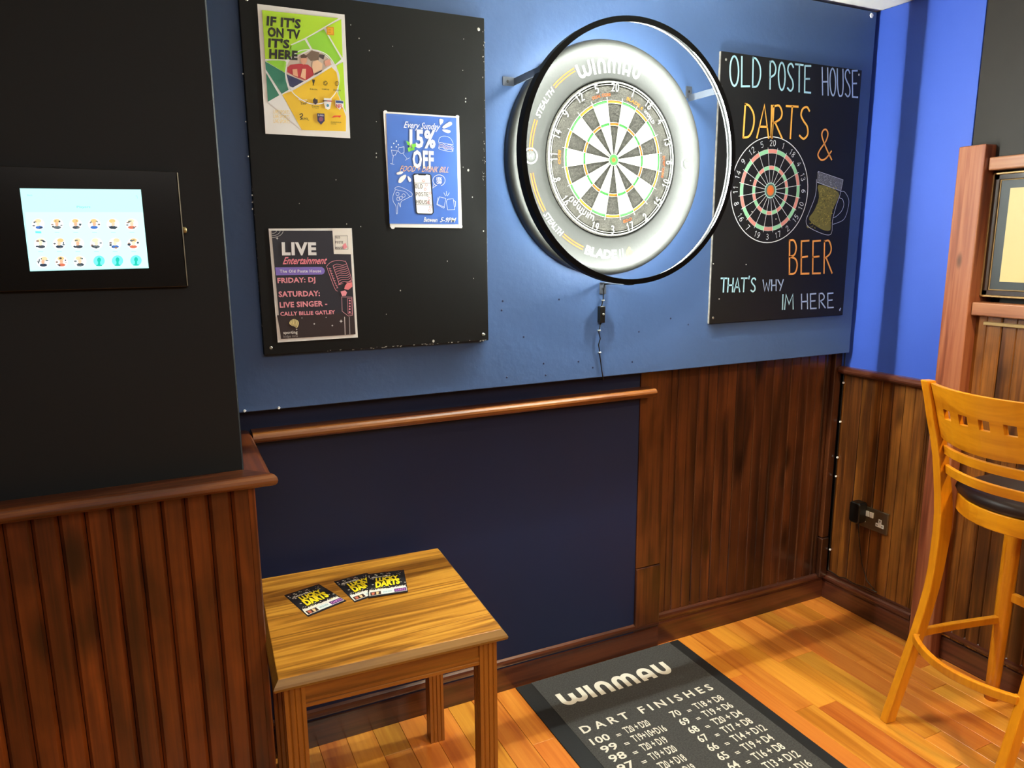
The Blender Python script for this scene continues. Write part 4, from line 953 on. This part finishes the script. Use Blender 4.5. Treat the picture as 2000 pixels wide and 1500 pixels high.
# flyers on the table
def flyer(label, corners, lift=0, zt=.6004):
    """corners: photo points of top-left, top-right, bottom-right, bottom-left"""
    c = [at(*p, 2, zt+lift) for p in corners]
    ctr = sum(c, Vector())/4
    o = thing('flyer', label, 'flyer', (ctr.x, ctr.y, zt+lift), 'printed flyers on the side table')
    b = MB(); b.loft([[(p.x, p.y, zt+lift) for p in c], [(p.x, p.y, zt+lift+.0005) for p in c]]); b.build('card', M['print_base'], o)
    def cv(u, v):
        p = (c[0]*(1-u)+c[1]*u)*(1-v)+(c[3]*(1-u)+c[2]*u)*v; return (p.x, p.y)
    a = Art(cv); rr = random.Random(4)
    a.poly([(0, 0), (1, 0), (1, 1), (0, 1)], '1c1a1e', 0)
    for k in range(90):
        x, y = rr.uniform(.02, .95), rr.choice([rr.uniform(.02, .24), rr.uniform(.02, .24), rr.uniform(.6, .74), rr.uniform(.25, .7)])
        if .2 < y < .62 and .18 < x < .84: continue
        cc = rr.choice(['f0ead8', '6a2c20', 'd8d2c8', '8a3c2c', 'e8e2d2', '3a3430', 'b8b0a4', '282024']) if y < .3 else rr.choice(['f0ead8', 'e2c858', '2a262a', 'f4eedc', 'c8c0b0', 'e8d88a'])
        s1, s2 = rr.uniform(.015, .06), rr.uniform(.01, .035)
        a.poly([(x, y), (min(.99, x+s1), y+s2*.3), (min(.99, x+s1*.8), y+s2), (x+s1*.1, y+s2*.8)], cc, 1)
    for k in range(26): 
        x = .03+k*.036; a.poly([(x, .74), (x+.03, .73-rr.uniform(0, .06)), (x+.04, .78), (x, .79)], 'f2ecdc', 2)
    a.text('SEARCH FOR A', (.12, .22), (.62, .22), (.12, .17), 'ece8e0', 3, .03)
    a.text('LUCKY', (.22, .40), (.82, .38), (.22, .25), 'f4dc20', 4, .06); a.text('DARTS', (.2, .64), (.84, .60), (.2, .42), 'f4dc20', 4, .06)
    a.poly([(.02, .79), (.98, .79), (.98, .95), (.02, .95)], 'f0ece0', 3)
    for x0_, x1_, cc in ((.05, .32, '3a2420'), (.36, .62, 'dce8e4'), (.66, .97, '4c2270')): a.poly([(x0_, .81), (x1_, .81), (x1_, .94), (x0_, .94)], cc, 4)
    a.poly([(.08, .83), (.16, .84), (.15, .93), (.09, .93)], 'c46a50', 5); a.poly([(.2, .82), (.27, .84), (.25, .93), (.2, .93)], 'e8c890', 5)
    a.text('DARTS', (.69, .91), (.94, .91), (.69, .84), 'd888c0', 5, .02); a.text('BOOK NOW', (.38, .90), (.60, .90), (.38, .84), '6a8a90', 5)
    a.build('flyer_print', M['print'], to_top(zt+lift+.0003), o)
M['print_base'] = plain('flyer_card', (.12, .11, .12), .3, coat=.3)
flyer('dark flyer with yellow lettering lying alone nearest the panelling', [(555, 1163), (623, 1141), (677, 1174), (602, 1205)])
flyer('dark flyer with yellow lettering, partly covered by its neighbour', [(652, 1136), (716, 1119), (768, 1150), (693, 1177)])
flyer('dark flyer with yellow lettering, rightmost, overlapping another flyer', [(716, 1122), (789, 1113), (797, 1156), (720, 1168)], .0022)

# ================================================================== DART MAT
mt = thing('dart_mat', 'black rubber edged dart mat with white dart finishes on the floor', 'mat', (.05, -1.2, .0005))
box('mat_base', M['mat_border'], mt, -.296, .390, -2.35, .046, .0006, .0038, .001, 1)
box('mat_pile', M['mat_pile'], mt, -.237, .3475, -2.30, .045, .0038, .0056, .001, 1)
MZ = .0056
def mc(px, py): p = at(1000+px/3.077, 1230+py/3.077, 2, MZ); return (p.x, p.y)
MW = 'cfccc0'
def mprint(name, fn):
    a = Art(); fn(a); a.build(name, M['mat_ink'], to_top(MZ), mt)
x0_, x1_ = -.190, .245
mprint('brand_lettering', lambda a: a.logo(lambda u, v: (x0_+(x1_-x0_)*u, -.122+v*.070), .0185, 'd8d6ca', 1))
mprint('heading_lettering', lambda a: a.text('D A R T   F I N I S H E S', (-.213, -.262), (.300, -.262), (-.213, -.228), MW, 1, .02))
L_ = ['100 = T20 + D20', ' 99 = T19+10+D16', ' 98 = T20 + D19', ' 97 = T19 + D20', ' 96 = T20 + D18', ' 95 = T19 + D19', ' 94 = T18 + D20', ' 93 = T19 + D18', ' 92 = T20 + D16']
R_ = ['70 = T18 + D8', '69 = T19 + D6', '68 = T20 + D4', '67 = T17 + D8', '66 = T14 + D12', '65 = T19 + D4', '64 = T16 + D8', '63 = T13 + D12', '62 = T10 + D16']
for k, t in enumerate(L_):
    y = -.320-.0437*k; n, rest = t.strip().split(' = '); a = Art()
    for s_, xa, xb in ((n, -.214 if len(n) == 3 else -.205, -.150), ('=', -.128, -.112), (rest, -.094, .028 if '10+' in rest else -.002)): a.text(s_, (xa, y-(.004 if s_ == '=' else 0)), (xb, y-(.004 if s_ == '=' else 0)), (xa, y+(.016 if s_ == '=' else .030)), MW, 1, .018)
    a.build('finish_row', M['mat_ink'], to_top(MZ), mt)
for k, t in enumerate(R_):
    y = -.322-.0437*k; n, rest = t.split(' = '); a = Art()
    for s_, xa, xb in ((n, .083, .118), ('=', .142, .157), (rest, .176, .292 if not rest.endswith(('12', '16')) else .306)): a.text(s_, (xa, y-(.004 if s_ == '=' else 0)), (xb, y-(.004 if s_ == '=' else 0)), (xa, y+(.016 if s_ == '=' else .030)), MW, 1, .018)
    a.build('finish_row', M['mat_ink'], to_top(MZ), mt)


# ================================================================== BAR STOOL
SX, SY, SA = .925, -.841, math.radians(-8)
st = thing('bar_stool', 'honey coloured wooden bar stool with pierced curved backrest and dark seat pad', 'stool', (SX, SY, 0))
def S(lx, ly, z): return Vector((SX+lx*math.cos(SA)-ly*math.sin(SA), SY+lx*math.sin(SA)+ly*math.cos(SA), z))
AXX = S(1, 0, 0)-S(0, 0, 0); AXY = S(0, 1, 0)-S(0, 0, 0)
legz = [(0, -.272), (.028, -.266), (.12, -.240), (.256, -.203), (.33, -.182), (.401, -.166), (.47, -.154), (.533, -.150), (.631, -.146), (.70, -.150), (.747, -.160), (.846, -.181), (.90, -.194), (.959, -.216), (1.03, -.239), (1.088, -.262)]
def legx(z):
    for (z0, x0), (z1, x1) in zip(legz, legz[1:]):
        if z0 <= z <= z1: return x0+(x1-x0)*(z-z0)/(z1-z0)
    return legz[-1][1]
for sy in (1, -1):
    rings = []
    zs = [0, .03, .12, .22, .3, .37, .44, .5, .56, .62, .68, .74, .8, .86, .92, .98, 1.04, 1.094]
    for z in zs:
        x = legx(min(z, 1.088)); t = z/1.094
        dx = .021 if z < .5 else .021+(.5-abs(z-.62)/.12 if abs(z-.62) < .12 else 0)*.0
        dx = .019+.006*math.exp(-((z-.66)/.13)**2) if z < 1 else .016; dy = .0135
        ly = sy*(.168+.012*max(0, (.7-z)/.7)**1.3)
        rings.append([S(x-dx, ly-dy, z), S(x+dx, ly-dy, z), S(x+dx, ly+dy, z), S(x-dx, ly+dy, z)])
    b = MB(); b.loft(rings); b.build('leg', M['stool'], st, .004, 2)
    b = MB(); rings = []
    pts = [S(.128+.012*(1-z/.7), sy*(.150+.014*(1-z/.7)), z) for z in (0, .1, .25, .4, .55, .705)]
    b.tube(pts, [.019, .021, .0225, .024, .024, .0235], 16); b.build('leg', M['stool'], st)
def arc_pts(z, bulge, half, xo, n=16, lean=0):
    return [(xo-bulge*(1-(k/n*2-1)**2), half*(k/n*2-1)) for k in range(n+1)]
# backrest crest: curved board pierced by four square holes, built as strips round the holes
def curved_board(name, zb, zt_, half, bulge, th, holes=None, hz=None, hh=None, mat='stool_x', bev=.0018):
    """grid of cells over (ly, z); cells in holes are left out"""
    ys = sorted(set([round(-half+2*half*k/20, 5) for k in range(21)]+([round(v, 5) for h in holes for v in h] if holes else [])))
    if holes: ys = [v for v in ys if not any(h[0] < v < h[1] for h in holes)]
    b = MB(); nv = len(ys)
    def levels(y):
        zt2 = zt_(y) if callable(zt_) else zt_; zb2 = zb(y) if callable(zb) else zb
        return [zb2, hz-hh, hz+hh, zt2] if holes else [zb2, zt2]
    nl = len(levels(0)); V = []
    for y in ys:
        for z in levels(y):
            xo = legx(min(1.088, z))+.004-bulge*(1-(y/half)**2)
            V.append(S(xo-th/2, y, z)); V.append(S(xo+th/2, y, z))
    idx = lambda i, j, s: (i*nl+j)*2+s
    cell = lambda i, j: 0 <= i < nv-1 and 0 <= j < nl-1 and not (holes and j == 1 and any(h[0]-1e-6 <= ys[i] and ys[i+1] <= h[1]+1e-6 for h in holes))
    Fc = []
    for i in range(nv-1):
        for j in range(nl-1):
            if not cell(i, j): continue
            Fc.append((idx(i, j, 0), idx(i, j+1, 0), idx(i+1, j+1, 0), idx(i+1, j, 0))); Fc.append((idx(i, j, 1), idx(i+1, j, 1), idx(i+1, j+1, 1), idx(i, j+1, 1)))
            if not cell(i, j-1): Fc.append((idx(i, j, 0), idx(i+1, j, 0), idx(i+1, j, 1), idx(i, j, 1)))
            if not cell(i, j+1): Fc.append((idx(i, j+1, 0), idx(i, j+1, 1), idx(i+1, j+1, 1), idx(i+1, j+1, 0)))
            if not cell(i-1, j): Fc.append((idx(i, j, 0), idx(i, j, 1), idx(i, j+1, 1), idx(i, j+1, 0)))
            if not cell(i+1, j): Fc.append((idx(i+1, j, 0), idx(i+1, j+1, 0), idx(i+1, j+1, 1), idx(i+1, j, 1)))
    b.add(V, Fc); return b.build(name, M[mat], st, bev, 2)
hs = [(c-.0145, c+.0145) for c in (.093, .031, -.031, -.093)]
curved_board('crest_rail', lambda y: .926-.012*(1-(y/.156)**2), lambda y: 1.088, .156, .045, .016, hs, 1.007, .0145)
curved_board('back_slat', .872, .900, .153, .045, .014)
curved_board('back_slat', .812, .840, .153, .045, .014)
# seat apron bent round the back, front rail, cushion
def seat_outline(e=0, n=10):
    pts = []
    for k in range(n+1):   # back edge, bulging to the rear
        y = .150-.300*k/n; pts.append((-.128-e-.062*(1-(y/.150)**2), y*(1+e/.15)))
    for k in range(n+1):
        y = -.175+.350*k/n; pts.append((.165+e+.018*(1-(y/.175)**2), y*(1+e/.175)))
    return pts
o_ = seat_outline(0); b = MB(); b.loft([[S(u, v, z) for u, v in o_] for z in (.700, .752)]); b.build('seat_apron', M['stool_x'], st, .003, 2)
b = MB(); rg = []
for e, z in ((-.012, .750), (.000, .756), (.004, .768), (.002, .781), (-.010, .791), (-.035, .797), (-.075, .7995)): rg.append([S(u, v, z) for u, v in seat_outline(e)])
b.loft(rg, True, 0, True); b.build('seat_pad', M['leather'], st)
# stretchers
def bar(name, pts, wd, hh, sd=(0, 0, 1)):
    b = MB(); b.sweep(pts, hh, wd, sd); return b.build(name, M['stool'], st, .003, 2)
ZF = .285
for sy in (1, -1):
    bar('side_stretcher', [S(.118, sy*.160, ZF+.005), S(-.05, sy*.176, ZF+.003), S(-.150, sy*.182, ZF), S(-.190, sy*.176, ZF), S(-.213, sy*.158, ZF-.002)], .017, .024)
bar('rear_stretcher', [S(-.212-.060*(1-(y/.165)**2), y, ZF-.002) for y in [-.165+.33*k/14 for k in range(15)]], .016, .026)
bar('front_stretcher', [S(.137+.004*(1-(y/.15)**2), y, .375) for y in [-.148+.296*k/6 for k in range(7)]], .017, .030)
